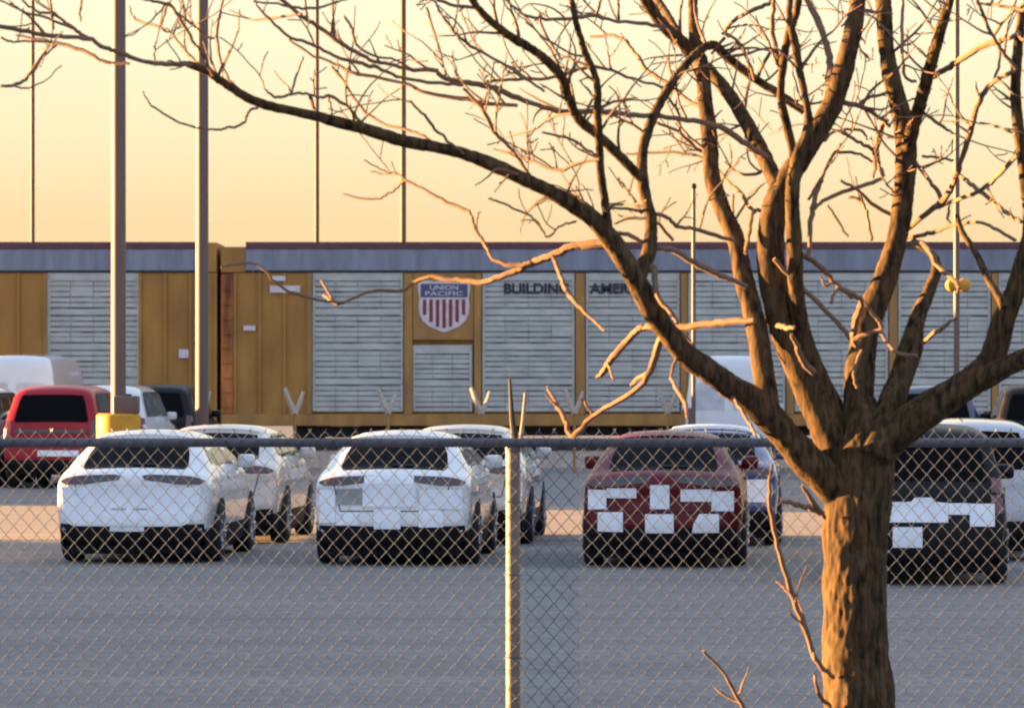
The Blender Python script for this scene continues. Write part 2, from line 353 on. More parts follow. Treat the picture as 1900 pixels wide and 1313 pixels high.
em = b.build('shield_emblem', [M_WHITE, M_BLUE, M_RED], B, smooth=False)
def lettering(s, xa, xb_, z0, h, yy, root, m, bold, name='lettering'):
    me = text_mesh(s, 1.0, bold); me.name = name
    xs = [v.co.x for v in me.vertices]; ys = [v.co.y for v in me.vertices]
    sx = (xb_-xa)/(max(xs)-min(xs)); sy = h/(max(ys)-min(ys)); mx_, my_ = min(xs), min(ys)
    for v in me.vertices: v.co = Vector((xa+(v.co.x-mx_)*sx, yy-v.co.z, z0+(v.co.y-my_)*sy))
    me.materials.clear(); me.materials.append(m)
    ob = bpy.data.objects.new(name, me); COL.objects.link(ob); ob.parent = root; return ob
lettering('UNION', ex-ew*.27, ex+ew*.27, ez+eh*.315, eh*.085, -0.036, em, M_WHITE, 0.01)
lettering('PACIFIC', ex-ew*.36, ex+ew*.36, ez+eh*.20, eh*.085, -0.036, em, M_WHITE, 0.01)
lettering('BUILDING', XB(935), XB(1056), tz(545), 20/71, 0.004, B, M_INK, 0.03)
lettering('AMERICA', XB(1094), XB(1214), tz(545), 20/71, 0.004, B, M_INK, 0.03)
for (a, c, t_, bt) in ((501, 557, 530, 543), (505, 530, 512, 521), (452, 474, 604, 613)):
    b = MB(); b.box(XB(a), XB(c), -0.065, -0.052, tz(bt), tz(t_)); b.build('data_placard', M_WHITE, B, smooth=False)
b = MB(); b.box(XA(332), XA(350), -0.06, -0.052, tz(664), tz(648)); b.build('data_placard', M_WHITE, A, smooth=False)

# perimeter fence with V shaped barbed wire arms, between the lot and the track
YD = 100.0; ys = F/YD
yf = thing('perimeter_fence', ((893-950)/ys, YD, 0), 'row of tan fence posts with V shaped barbed wire arms in front of the train', 'fence')
vz = CAM_H-(765-HZ)/ys
for k in range(-5, 6):
    x = k*173/ys
    b = MB(); b.tube([(x, 0, 0), (x, 0, vz*.5), (x, 0, vz)], .035, 8); b.build('post', M_OCHRE2, yf)
    b = MB(); b.tube([(x, 0, vz-.02), (x-.12, -.03, vz+.25), (x-.24, -.05, vz+.58)], [.075, .07, .05], 6); b.build('barb_arm', M_ARM, yf)
    b = MB(); b.tube([(x, 0, vz-.02), (x+.11, .03, vz+.22), (x+.2, .05, vz+.5)], [.075, .06, .04], 6); b.build('barb_arm', M_ARM, yf)
# ------------------------------------------------------------------ vehicles
def interp(tab, x):
    if x <= tab[0][0]: return tab[0][1]
    for (a, va), (c, vc) in zip(tab, tab[1:]):
        if x <= c:
            t = (x-a)/(c-a); t = t*t*(3-2*t)*0.5+t*0.5
            return va+(vc-va)*t
    return tab[-1][1]
TYPES = dict(
 crossover=dict(L=4.71, hw=0.965, chain=[(0.22, .20), (0.07, .28), (0.0, .48), (0.015, .66), (0.03, .82), (0.02, .97), (0.05, 1.07), (0.16, 1.135), (0.36, 1.20), (0.72, 1.39), (1.02, 1.52), (1.35, 1.585), (1.9, 1.615), (2.4, 1.60), (2.85, 1.535), (3.25, 1.33), (3.62, 1.10), (4.05, 1.0), (4.4, .90), (4.63, .74), (4.71, .55), (4.66, .34), (4.5, .20)],
   plan=[(0, .945), (.3, .985), (.9, 1.0), (3.2, .99), (4.2, .95), (4.71, .82)], prof=[(.20, .92), (.45, .97), (.72, 1.0), (.95, .99), (1.08, .955), (1.18, .88), (1.45, .72), (1.62, .60)],
   belt=1.15, wtop=1.50, rear_axle=0.98, front_axle=3.96, rw=[(1.165, .60), (1.20, .64), (1.36, .60), (1.50, .54)], win=[(1.17, .95, 3.42), (1.30, 1.0, 3.15), (1.44, 1.2, 2.85), (1.49, 1.45, 2.7)], clad=.48, tyre=.365),
 boxy=dict(L=4.45, hw=0.95, chain=[(0.2, .22), (0.05, .30), (0.0, .46), (0.0, .66), (0.03, .85), (0.04, 1.02), (0.09, 1.12), (0.26, 1.45), (0.34, 1.60), (0.48, 1.69), (0.8, 1.73), (1.6, 1.75), (2.3, 1.73), (2.6, 1.66), (2.9, 1.42), (3.2, 1.16), (3.6, 1.1), (4.1, 1.04), (4.36, .92), (4.45, .65), (4.42, .36), (4.3, .22)],
   plan=[(0, .95), (.3, .985), (.9, 1.0), (3.4, .99), (4.1, .96), (4.45, .86)], prof=[(.22, .92), (.5, .975), (.75, 1.0), (1.0, .99), (1.14, .95), (1.5, .84), (1.76, .72)],
   belt=1.14, wtop=1.62, rear_axle=0.9, front_axle=3.6, rw=[(1.14, .70), (1.18, .72), (1.45, .66), (1.60, .60)], win=[(1.16, .5, 3.1), (1.35, .55, 2.9), (1.58, .75, 2.66), (1.62, .85, 2.6)], clad=.50, tyre=.37),
 suv=dict(L=5.25, hw=1.02, chain=[(0.2, .36), (0.04, .42), (0.0, .6), (0.02, .8), (0.05, 1.0), (0.06, 1.22), (0.10, 1.34), (0.30, 1.80), (0.38, 1.95), (0.55, 2.06), (0.9, 2.10), (2.0, 2.12), (2.7, 2.09), (3.0, 1.99), (3.35, 1.70), (3.7, 1.38), (4.2, 1.3), (4.8, 1.2), (5.15, 1.05), (5.25, .75), (5.2, .5), (5.05, .36)],
   plan=[(0, .95), (.3, .985), (.9, 1.0), (4.0, .99), (4.8, .95), (5.25, .84)], prof=[(.36, .92), (.6, .975), (.9, 1.0), (1.2, .99), (1.36, .95), (1.8, .83), (2.14, .70)],
   belt=1.36, wtop=1.96, rear_axle=1.05, front_axle=4.15, rw=[(1.36, .74), (1.42, .76), (1.78, .68), (1.92, .62)], win=[(1.4, .55, 3.5), (1.6, .6, 3.3), (1.9, .8, 3.05), (1.95, .95, 2.95)], clad=.58, tyre=.41),
 van=dict(L=5.9, hw=1.03, chain=[(0.16, .40), (0.04, .46), (0.0, .6), (0.0, .9), (0.01, 1.3), (0.03, 1.7), (0.08, 2.3), (0.14, 2.62), (0.3, 2.76), (0.7, 2.80), (2.4, 2.83), (3.7, 2.78), (4.0, 2.66), (4.35, 2.25), (4.8, 1.65), (5.1, 1.4), (5.6, 1.22), (5.84, 1.05), (5.9, .75), (5.86, .5), (5.7, .4)],
   plan=[(0, .985), (.3, 1.0), (4.6, 1.0), (5.4, .94), (5.9, .82)], prof=[(.4, .94), (.6, .985), (1.0, 1.0), (1.4, .995), (1.7, .97), (2.4, .90), (2.84, .78)],
   belt=1.5, wtop=2.2, rear_axle=1.15, front_axle=4.9, rw=None, win=[(1.5, 3.7, 4.85), (1.7, 3.7, 4.65), (2.1, 3.75, 4.35)], clad=.55, tyre=.36),
)
class Shape:
    def __init__(s, ty):
        T = TYPES[ty]; s.T = T; s.ch = cr(T['chain'], 5); s.n = len(s.ch); s.nrm = []
        for i in range(s.n):
            a = s.ch[max(i-1, 0)]; c = s.ch[min(i+1, s.n-1)]; ty_, tz_ = c[0]-a[0], c[1]-a[1]; l = math.hypot(ty_, tz_) or 1
            s.nrm.append((tz_/l, -ty_/l))
        s.top = max(range(s.n), key=lambda i: s.ch[i][1])
    def w(s, y, z): return s.T['hw']*interp(s.T['plan'], y)*interp(s.T['prof'], z)
    def strip(s, c, t, off=0.0):
        i = min(int(c), s.n-2); f = c-i
        y = s.ch[i][0]*(1-f)+s.ch[i+1][0]*f; z = s.ch[i][1]*(1-f)+s.ch[i+1][1]*f
        ny = s.nrm[i][0]*(1-f)+s.nrm[i+1][0]*f; nz = s.nrm[i][1]*(1-f)+s.nrm[i+1][1]*f
        a = abs(t); pull = 0.045*a*a
        if a > .74: q = min(1, (a-.74)/.26); pull += 0.085*(1-math.sqrt(max(0, 1-q*q)))
        pull -= off
        y2, z2 = y+ny*pull, z+nz*pull
        return (t*s.w(y2, z2), y2, z2)
    def c_rear(s, z):
        for i in range(s.top):
            if s.ch[i][1] <= z <= s.ch[i+1][1]: return i+(z-s.ch[i][1])/max(1e-6, s.ch[i+1][1]-s.ch[i][1])
        return 0 if z < s.ch[0][1] else s.top
    def c_front(s, z):
        for i in range(s.n-2, s.top, -1):
            if s.ch[i+1][1] <= z <= s.ch[i][1]: return i+(s.ch[i][1]-z)/max(1e-6, s.ch[i][1]-s.ch[i+1][1])
        return s.n-1
    def body(s, zb):
        b = MB(); half = [0, .25, .5, .66, .76, .84, .9, .95, .985, 1.0]; ns = 9
        cols = [(-t) for t in half[::-1]]+half[1:]
        z0 = s.T['chain'][0][1]; L = s.T['L']
        acc = [0]
        for i in range(1, s.n): acc.append(acc[-1]+math.dist(s.ch[i], s.ch[i-1]))
        rows = []
        for i in range(s.n):
            st = [s.strip(i, t) for t in cols]
            E = st[-1]; yb = .25+(L-.5)*(acc[i]/acc[-1]); sd_ = []
            for k in range(1, ns+1):
                f = k/ns; y = E[1]+(yb-E[1])*f; z = E[2]+(z0-E[2])*f; sd_.append((s.w(y, z), y, z))
            rows.append([(-x, y, z) for x, y, z in sd_[::-1]]+st+sd_)
        m = len(rows[0])
        for r in rows: b.v += r
        for i in range(s.n-1):
            for k in range(m-1):
                a = i*m+k; q = (a, a+1, a+m+1, a+m); b.face(q, 1 if max(b.v[j][2] for j in q) < zb else 0)
        return b
    def patch(s, rows, fn, thick=0.02, nx=8, sub=3):
        """rows (z,a,b) -> raised patch following the body"""
        b = MB(); fine = []
        for (z0, a0, b0), (z1, a1, b1) in zip(rows, rows[1:]):
            for k in range(sub): f = k/sub; fine.append((z0+(z1-z0)*f, a0+(a1-a0)*f, b0+(b1-b0)*f))
        fine.append(rows[-1]); m = nx+1; nr = len(fine)
        for lay in (0, 1):
            for z, a, c in fine:
                for i in range(m): b.v.append(fn(a+(c-a)*i/nx, z, lay))
        N = nr*m
        for r in range(nr-1):
            for i in range(nx): a = r*m+i; b.face((a, a+1, a+m+1, a+m))
        ring = list(range(m))+[r*m+nx for r in range(1, nr)]+[(nr-1)*m+i for i in range(nx-1, -1, -1)]+[r*m for r in range(nr-2, 0, -1)]
        for p, q in zip(ring, ring[1:]+ring[:1]): b.face((p, q, q+N, p+N))
        return b
    def rear(s, rows, off=.006, nx=8, sub=3):
        def fn(x, z, lay):
            c = s.c_rear(z); y0, z0 = s.strip(c, 0)[1:]; w = s.w(y0, z0)
            return s.strip(c, max(-1, min(1, x/w)), off if lay == 0 else -.02)
        return s.patch(rows, fn, nx=nx, sub=sub)
    def front(s, rows, off=.006):
        def fn(x, z, lay):
            c = s.c_front(z); y0, z0 = s.strip(c, 0)[1:]; w = s.w(y0, z0)
            return s.strip(c, max(-1, min(1, x/w)), off if lay == 0 else -.02)
        return s.patch(rows, fn)
    def side(s, rows, sg, off=.006, nx=10, sub=3):
        def fn(y, z, lay): return (sg*(s.w(y, z)+(off if lay == 0 else -.02)), y, z)
        return s.patch(rows, fn, nx=nx, sub=sub)
CACHE = {}
def build_part(key, fn, name, m, parent, smooth=True):
    if key in CACHE:
        ob = bpy.data.objects.new(name, CACHE[key]); COL.objects.link(ob); ob.parent = parent; return ob
    ob = fn().build(name, m, parent, smooth); CACHE[key] = ob.data; return ob
def tyre_mb(r, sg):
    b = MB(); w = .115
    b.lathe([(r*.62, sg*w), (r*.9, sg*w), (r*.97, sg*w*.86), (r, sg*w*.5), (r, -sg*w*.6), (r*.95, -sg*w), (r*.3, -sg*w)], 'x', seg=28); return b
def rim_mb(r, sg):
    b = MB(); b.lathe([(r*.64, sg*.117), (r*.62, sg*.105), (r*.56, sg*.085), (.0, sg*.07)], 'x', seg=28, mi=1)
    b.lathe([(r*.66, sg*.121), (r*.60, sg*.123), (r*.58, sg*.09)], 'x', seg=28)
    b.lathe([(.075, sg*.09), (.07, sg*.112), (0, sg*.114)], 'x', seg=14)
    for k in range(10):
        a = k*math.pi/5
        b.tube([(sg*.105, .06*math.cos(a), .06*math.sin(a)), (sg*.112, r*.62*math.cos(a), r*.62*math.sin(a))], [.022, .03], 5)
    return b
def vehicle(ty, paintname, px, d, label, cat='car', group=None, yaw=-4.2, films=(), name=None, z=0, roofrack=False):
    S = Shape(ty); T = S.T; pm = PAINT[paintname]
    root = thing(name or dict(crossover='crossover_car', boxy='boxy_suv', suv='large_suv', van='cargo_van')[ty], ((px-950)*d/F, d, z), label, cat, group, R(yaw))
    build_part((ty, 'body', paintname), lambda: S.body(T['clad']-.03), 'body', [pm, M_BLACK], root)
    b0 = T['chain'][0][1]; L = T['L']; hw = T['hw']
    def under():
        b = MB(); b.box(-hw*.82, hw*.82, .3, L-.25, b0-.09, b0+.25, bev=.03); return b
    build_part((ty, 'under'), under, 'underbody', M_BLACK, root)
    c = T['clad']
    build_part((ty, 'rclad'), lambda: S.rear([(b0+.005, -hw*.86, hw*.86), (c-.06, -hw*.9, hw*.9), (c, -hw*.9, hw*.9)], .008, 16), 'rear_bumper', M_BLACK, root)
    for sg in (-1, 1):
        build_part((ty, 'sclad', sg), lambda: S.side([(b0+.005, .3, L-.3), (c-.04, .2, L-.2)], sg, .006, 24), 'side_cladding', M_BLACK, root)
        for ax in (T['rear_axle'], T['front_axle']):
            r = T['tyre']; ra = r+.06
            rows = [(zz, ax-math.sqrt(max(.002, ra*ra-(zz-r)**2)), ax+math.sqrt(max(.002, ra*ra-(zz-r)**2))) for zz in [b0+.005+(r+ra-.004-b0-.005)*math.sin(k/10*math.pi/2) for k in range(11)]]
            build_part((ty, 'arch', sg, ax), lambda: S.side(rows, sg, .012, 8, 1), 'wheel_arch', M_BLACK, root)
            wx = sg*(S.w(ax, .6)-.085)
            w = build_part((ty, 'tyre', sg), lambda: tyre_mb(r, sg), 'wheel', M_TYRE, root); w.location = (wx, ax, r)
            build_part((ty, 'rim', sg), lambda: rim_mb(r, sg), 'rim', [M_RIM, M_BLACK], w)
        # side windows split by pillars
        wn = T['win']
        cuts = [(0, .2), (.225, .58), (.605, 1)] if ty != 'van' else [(0, 1)]
        for a_, b_ in cuts:
            build_part((ty, 'win', sg, a_), lambda: S.side([(zz, y0+(y1-y0)*a_, y0+(y1-y0)*b_) for zz, y0, y1 in wn], sg, .005, 6), 'side_window', M_GLASS, root)
        if ty != 'van':
            for hy in (.36, .62):
                yh = wn[0][1]+(wn[0][2]-wn[0][1])*hy
                def handle():
                    b = MB(); x = sg*(S.w(yh, T['belt']-.12)+.008); b.box(min(x, x+sg*.03), max(x, x+sg*.03), yh-.11, yh+.11, T['belt']-.14, T['belt']-.10, bev=.008); return b
                build_part((ty, 'handle', sg, hy, paintname), handle, 'door_handle', pm, root)
        def mirror():
            b = MB(); my = wn[0][2]-.35; x = sg*(S.w(my, T['belt'])+.13); zc = T['belt']+.04
            b.box(x-.11, x+.11, my-.06, my+.09, zc-.08, zc+.09, bev=.045); b.tube([(x-sg*.18, my+.03, zc-.05), (x-sg*.05, my+.02, zc-.05)], .03, 6); return b
        build_part((ty, 'mirror', sg, paintname), mirror, 'wing_mirror', pm, root)
    if T['rw']:
        rw = T['rw']
        build_part((ty, 'rw'), lambda: S.rear([(zz, -x, x) for zz, x in rw], .006, 10), 'rear_window', M_REARGLASS, root)
    else:
        for sg in (-1, 1):
            build_part((ty, 'rw', sg), lambda: S.rear([(1.5, min(sg*.1, sg*.82), max(sg*.1, sg*.82)), (2.15, min(sg*.1, sg*.74), max(sg*.1, sg*.74))], .006, 8), 'rear_window', M_VANGLASS, root)
    build_part((ty, 'ws'), lambda: S.front([(T['belt']+.03, -hw*.8, hw*.8), (T['wtop'] if ty != 'van' else 2.5, -hw*.62, hw*.62)]), 'windscreen', M_GLASS, root)
    for sg in (-1, 1):
        if ty == 'crossover':
            tl = build_part((ty, 'tl', sg), lambda: S.rear([(.965, min(sg*.58, sg*.82), max(sg*.58, sg*.82)), (.99, min(sg*.40, sg*.86), max(sg*.40, sg*.86)), (1.02, min(sg*.16, sg*.87), max(sg*.16, sg*.87)), (1.07, min(sg*.13, sg*.86), max(sg*.13, sg*.86)), (1.085, min(sg*.22, sg*.80), max(sg*.22, sg*.80))], .007, 12), 'tail_light', M_LENSD, root)
            for k in range(3):
                xa = sg*(.60+.075*k); xb_ = sg*(.645+.075*k)
                build_part((ty, 'bar', sg, k), lambda: S.rear([(.995, min(xa, xb_), max(xa, xb_)), (1.07, min(xa, xb_), max(xa, xb_))], .013, 3), 'light_bar', M_LENS, tl)
        else:
            zz = T['belt']; xa, xb_ = sorted((sg*hw*.80, sg*hw*.93))
            build_part((ty, 'tl', sg), lambda: S.rear([(zz-.34, xa, xb_), (zz+.06, xa, xb_)], .008, 4), 'tail_light', M_LENS, root)
        zh = T['belt']-.28; xa, xb_ = sorted((sg*hw*.55, sg*hw*.85))
        build_part((ty, 'hl', sg), lambda: S.front([(zh-.08, xa, xb_), (zh+.06, xa, xb_)]), 'headlight', M_CHROME, root)
    if ty == 'crossover':
        for r_ in ([(.655, -.62, .62), (.668, -.62, .62)], [(.67, -.625, -.612), (.97, -.70, -.687)], [(.67, .612, .625), (.97, .687, .70)]):
            build_part((ty, 'seam', r_[0][1]), lambda: S.rear(r_, .004, 6), 'tailgate_seam', M_BLACK, root)
        build_part((ty, 'wiper'), lambda: S.rear([(1.185, -.02, .30), (1.20, -.02, .28)], .02, 4), 'rear_wiper', M_BLACK, root)
        build_part((ty, 'spoiler', paintname), lambda: S.rear([(1.53, -.56, .56), (1.575, -.58, .58)], .035, 10), 'roof_spoiler', pm, root)
    for nm, rows, m in films:
        ob = S.rear(rows, .016, 6, 2).build(nm, m, root)
    if roofrack:
        for sg in (-1, 1):
            b = MB(); b.tube([(sg*hw*.60, .8, T['chain'][11][1]-.03), (sg*hw*.60, .95, T['chain'][11][1]+.03), (sg*hw*.6, 2.5, T['chain'][11][1]+.03), (sg*hw*.6, 2.7, T['chain'][11][1]-.03)], .02, 6); b.build('roof_rail', M_BLACK, root)
    return root
def rc(nm, x0, x1, z0, z1, m=None): return (nm, [(z0, x0, x1), (z1, x0, x1)], m or M_FILM)
ROW = 'new cars parked in the front row'
ROW2 = 'new cars parked in the second row'
FAR = 'vehicles parked in front of the train'
# front row, seen from behind
vehicle('crossover', 'white', 243, 51.0, 'white crossover with its whole tail wrapped in white film, leftmost of the front row', group=ROW,
        films=[('protective_film', [(.46, -.72, .62), (.50, -.78, .70), (.74, -.84, .82), (.93, -.86, .84)], M_FILM), rc('licence_plate_recess', -.26, .26, .655, .675, M_GREYTAPE), rc('film_tab', -.26, .16, .40, .455)])
vehicle('crossover', 'white', 726, 50.4, 'white crossover with square film patches taped on its tailgate, left of the fence post', group=ROW,
        films=[rc('protective_film', -.35, .29, .71, .985), rc('protective_film', -.33, -.12, .987, 1.075), rc('protective_film', .06, .27, .987, 1.075), rc('licence_plate_recess', -.665, -.355, .74, .93, M_GREYTAPE), rc('protective_film', .34, .84, .69, .91),
               rc('protective_film', -.21, .11, .45, .67), rc('protective_film', .33, .62, .47, .67), rc('protective_film', -.67, -.40, .49, .64), rc('protective_film', -.87, -.68, .52, .90)])
vehicle('crossover', 'maroon', 1229, 49.9, 'dark red crossover with small white film patches across its tail', group=ROW,
        films=[rc('protective_film', -.88, -.667, .70, .925), rc('protective_film', -.664, -.31, .83, .945), rc('protective_film', -.147, .083, .70, .985), rc('protective_film', .215, .58, .79, .935), rc('protective_film', .583, .84, .68, .91),
               rc('protective_film', -.77, -.47, .43, .665), rc('protective_film', -.205, .134, .42, .64), ('protective_film', [(.42, .35, .67), (.53, .37, .67), (.645, .44, .67)], M_FILM)])
vehicle('boxy', 'black', 1708, 45.6, 'black boxy sport utility vehicle with one wide white film strip, behind the tree trunk', 'suv', group=ROW,
        films=[('protective_film', [(.69, -.80, .30), (.90, -.82, .30), (.915, -.10, .16), (.96, -.06, .12)], M_FILM), rc('protective_film', .303, .53, .775, .90), rc('protective_film', .533, .80, .65, .895), rc('protective_film', -.30, .02, .42, .64)])
# second row
vehicle('crossover', 'pearl', 385, 56.9, 'pale crossover parked ahead of the film wrapped white one', group=ROW2)
vehicle('crossover', 'pearl', 845, 56.6, 'pale crossover parked ahead of the white one left of the fence post', group=ROW2)
vehicle('crossover', 'blue', 1312, 56.2, 'blue crossover parked ahead of the dark red one', group=ROW2,
        films=[rc('protective_film', .3, .8, .6, .9), ('pale_roof_patch', [(1.525, -.5, .5), (1.61, -.5, .5)], M_FILM)])  # white patch gives the blue car a pale roof
vehicle('boxy', 'silver', 1800, 51.6, 'silver sport utility vehicle parked ahead of the black boxy one', 'suv', group=ROW2)
# far rows
vehicle('suv', 'red', 92, 86.0, 'red full size sport utility vehicle below the pale box van at the left', 'suv', FAR, films=[rc('tailgate_trim', -.75, .75, 1.13, 1.2, M_LENSD), rc('bumper_step', -.25, .6, .66, .78, M_CHROME)])
vehicle('suv', 'white', 186, 92.2, 'white sport utility vehicle half hidden behind the yellow based light pole', 'suv', FAR)
vehicle('suv', 'black', 279, 98.0, 'black sport utility vehicle beside the second light pole', 'suv', FAR)
vehicle('van', 'white', 22, 98.5, 'white high roof van rising behind the red sport utility vehicle', 'van', FAR)
vehicle('van', 'white', 1352, 99.0, 'white high roof van behind the lowest left limb of the tree', 'van', FAR)
vehicle('suv', 'navy', 1735, 92.0, 'dark blue sport utility vehicle under the yellow beacon pole', 'suv', FAR, roofrack=True)
vehicle('suv', 'black', 1935, 90.0, 'black sport utility vehicle cut by the right edge of the photo', 'suv', FAR)
vehicle('suv', 'white', -95, 87.0, 'white sport utility vehicle cut by the left edge of the photo', 'suv', FAR)
vehicle('crossover', 'silver', 1590, 92.0, 'silver crossover hidden mostly behind the tree crotch', 'car', FAR)

# ------------------------------------------------------------------ poles
def pole(px, d, r, h, label, base=None, head=True, sm=None, group='light poles over the lot', cat='light pole', name='light_pole'):
    root = thing(name, ((px-950)*d/F, d, 0), label, cat, group)
    b = MB(); b.tube([(0, 0, 0.0 if not base else base[1]), (0, 0, h*.5), (0, 0, h)], [r, r*.97, r*.9], 18); b.build('shaft', sm or M_STEEL, root)
    if base:
        br, bh = base
        b = MB(); b.lathe([(0, 0), (br, 0), (br, bh-.04), (br-.04, bh), (0, bh)], seg=28); b.build('painted_base', M_YEL, root)
        b = MB(); b.box(-.08, r+.24, -.24, .24, bh, bh+.33, bev=.03); b.build('base_box', M_STEEL, root)
    if head:
        b = MB(); b.tube([(0, 0, h-.1), (0, -.4, h+.1), (0, -1.4, h+.2)], .05, 8); b.build('lamp_arm', M_STEEL, root)
        b = MB(); b.box(-.18, .18, -2.1, -1.38, h+.12, h+.28, bev=.04); b.build('lamp_head', M_DARK, root)
    return root
pole(220, 78.0, 0.138, 14, 'thick steel light pole on a yellow base behind the film wrapped white car', base=(.41, 1.60))
pole(375, 89.0, 0.138, 15, 'thick steel light pole in front of the gap between two freight cars')
pole(60.5, 135.0, 0.07, 18, 'thin distant pole leftmost above the train roof', group='thin poles beyond the train', cat='pole', name='distant_pole', sm=M_STEELB)
pole(588, 135.0, 0.075, 18, 'thin distant pole above the train roof, left of the shield emblem', group='thin poles beyond the train', cat='pole', name='distant_pole', sm=M_STEELB)
pole(748, 135.0, 0.098, 18, 'thicker distant pole above the train roof, straight over the shield emblem', group='thin poles beyond the train', cat='pole', name='distant_pole', sm=M_STEELB)
pp = pole(1775, 100.0, 0.072, 16, 'slim pole with twin yellow beacons in front of the train', group=None, cat='beacon pole', name='beacon_pole', head=False)
b = MB()
for dx in (-.12, .17): b.lathe([(0, -.1), (.1, -.09), (.15, -.05), (.16, 0), (.13, .02), (0, .03)], 'y', (dx, -.12, 4.47), 20)
b.build('beacon', M_YEL, pp)
b = MB(); b.tube([(-.2, -.06, 4.47), (.25, -.06, 4.47)], .035, 8); b.build('beacon_bracket', M_DARK, pp)
p2 = pole(1287, 98.0, 0.05, 6.67, 'short thin pole in front of the train roof', group=None, cat='pole', name='thin_pole', head=False)
b = MB(); b.lathe([(.05, 6.67), (.07, 6.7), (.06, 6.78), (0, 6.8)], seg=12); b.build('pole_cap', M_DARK, p2)

# ------------------------------------------------------------------ chain-link fence
FD = 20.3
fs = F/FD
RZ = CAM_H-(821-HZ)/fs
fence = thing('chain_link_fence', (0, FD, 0), 'wire chain link fence with dark top rail across the lot', 'fence')
b = MB(); wv, hv = 0.0735, 0.083
X0, X1 = -5.2, 5.2; n = int((X1-X0)/(wv/2)); zt = RZ+.055; nz = int((zt-.05)/(hv/2))
for i in range(n):
    xa = X0+i*wv/2; pts = []
    for k in range(nz+1):
        z = zt-k*hv/2; right = (k % 2 == 0) == (i % 2 == 0)
        xx = xa+(wv/2 if right else 0)+random.gauss(0, .0012); y = .004 if right else -.004
        pts.append((xx, y, z+random.gauss(0, .0012)))
    o = len(b.v); r = 0.0024
    for (x, y, z) in pts: b.v += [(x-r, y, z), (x, y-r, z), (x+r, y, z), (x, y+r, z)]
    for k in range(nz):
        for q in range(4): a = o+k*4+q; c = o+k*4+(q+1) % 4; b.face((a, c, c+4, a+4))
    b.tube([pts[0], (pts[0][0]+random.choice((-.006, .006)), 0, zt+.014)], .0021, 4)
b.build('wire_mesh', M_WIRE, fence)
b = MB(); b.tube([(X0, .028, RZ), (0, .028, RZ), (X1, .028, RZ)], .0225, 14); b.build('top_rail', M_RAIL, fence)
PX = (952-950)*FD/F
for k in (-1, 0, 1):
    x = PX+k*3.05
    b = MB(); b.tube([(x, .052, 0), (x, .052, 1), (x, .052, RZ-.02)], .0345, 20); b.build('post', M_POST, fence)
    b = MB(); b.lathe([(.0375, RZ-.05), (.0375, RZ-.015), (.03, RZ+.012), (0, RZ+.02)], 'z', (x, .052, 0), 16); b.build('post_cap', M_RAIL, fence)
    b = MB(); b.tube([(x+.012, .05, RZ-.01), (x-.005, .03, RZ+.12), (x-.016, .0, RZ+.31)], [.020, .013, .006], 8); b.build('barb_arm', M_DARK, fence)
    b = MB(); b.tube([(x+.035, .07, RZ+.0), (x+.05, .09, RZ+.12), (x+.06, .12, RZ+.24)], [.010, .009, .007], 8); b.build('barb_arm', M_POST, fence)
    for zz in (.5, .9, 1.3, 1.65):
        b = MB(); b.tube([(x-.042, .02, zz), (x-.03, -.008, zz+.004), (x+.03, -.008, zz+.004), (x+.042, .02, zz)], .003, 5); b.build('tie_wire', M_WIRE, fence)

# ------------------------------------------------------------------ tree
from mathutils import noise as mnoise
def roughen(ob, amp):
    me = ob.data; nv = [v.normal.copy() for v in me.vertices]; cv = [v.co.copy() for v in me.vertices]; fl = []
    for c, nn in zip(cv, nv):
        f = 1-2*abs(mnoise.noise(Vector((c.x*34, c.y*34, c.z*7))))
        g = mnoise.noise(Vector((c.x*70, c.y*70, c.z*30)))
        k = mnoise.noise(c*9)
        fl.extend(c+nn*amp*(f*.8+g*.5+k*1.1))
    me.vertices.foreach_set('co', fl); me.update(); return ob
TR = 17.5
tree = thing('bare_tree', (P(1590, 702, TR).x, TR, 0), 'bare winter tree with a forked sunlit trunk and wide twiggy limbs before the fence', 'tree')
TREE_O = Vector(tree.location)
ALL = []      # dense polylines for twig growth
def limb_pts(pts, d0=0.0, d1=None, n=6, jit=0.0):
    """pts: (px,py,width px); depth goes from d0 to d1 along it"""
    if d1 is None: d1 = d0
    seg = [0]
    for a, c in zip(pts, pts[1:]): seg.append(seg[-1]+math.hypot(a[0]-c[0], a[1]-c[1]))
    q = [(p[0], p[1], p[2], d0+(d1-d0)*s/seg[-1]) for p, s in zip(pts, seg)]
    q = cr(q, n); W3 = []; rad = []
    for i, (x, y, w, dd) in enumerate(q):
        d = TR+dd
        if 0 < i < len(q)-1 and jit: x += random.gauss(0, jit); y += random.gauss(0, jit)
        W3.append(P(x, y, d)-TREE_O); rad.append(max(.0018, w/2*1.08*d/F))
    return W3, rad
def limb(mb, pts, d0=0.0, d1=None, sides=12, n=6, wob=.05, grow=True, jit=0.6):
    w3, rad = limb_pts(pts, d0, d1, n, jit)
    mb.tube(w3, rad, sides, wob=wob)
    if grow: ALL.append((w3, rad))
# trunk
b = MB()
tp = [(1592, 1712, 170), (1594, 1600, 140), (1596, 1480, 126), (1597, 1400, 122), (1595, 1313, 121), (1588, 1220, 112), (1587, 1130, 106), (1586, 1050, 107), (1588, 980, 108), (1594, 920, 110), (1602, 865, 106), (1606, 815, 88), (1604, 775, 66), (1602, 740, 34)]
limb(b, tp, 0, 0, 110, 34, .0, grow=False, jit=0)
roughen(b.build('trunk', M_BARK, tree, angle=180), .0075)
def LIMB(*specs):
    b = MB()
    for s in specs: limb(b, *s[0:1], **s[1])
    return roughen(b.build('limb', M_BARK, tree, angle=180), .0022)
S = lambda pts, d0=0, d1=None, sides=12, **k: (pts, dict(d0=d0, d1=d1, sides=int(sides*1.7), n=12, **{**dict(wob=.02, jit=.35), **k}))
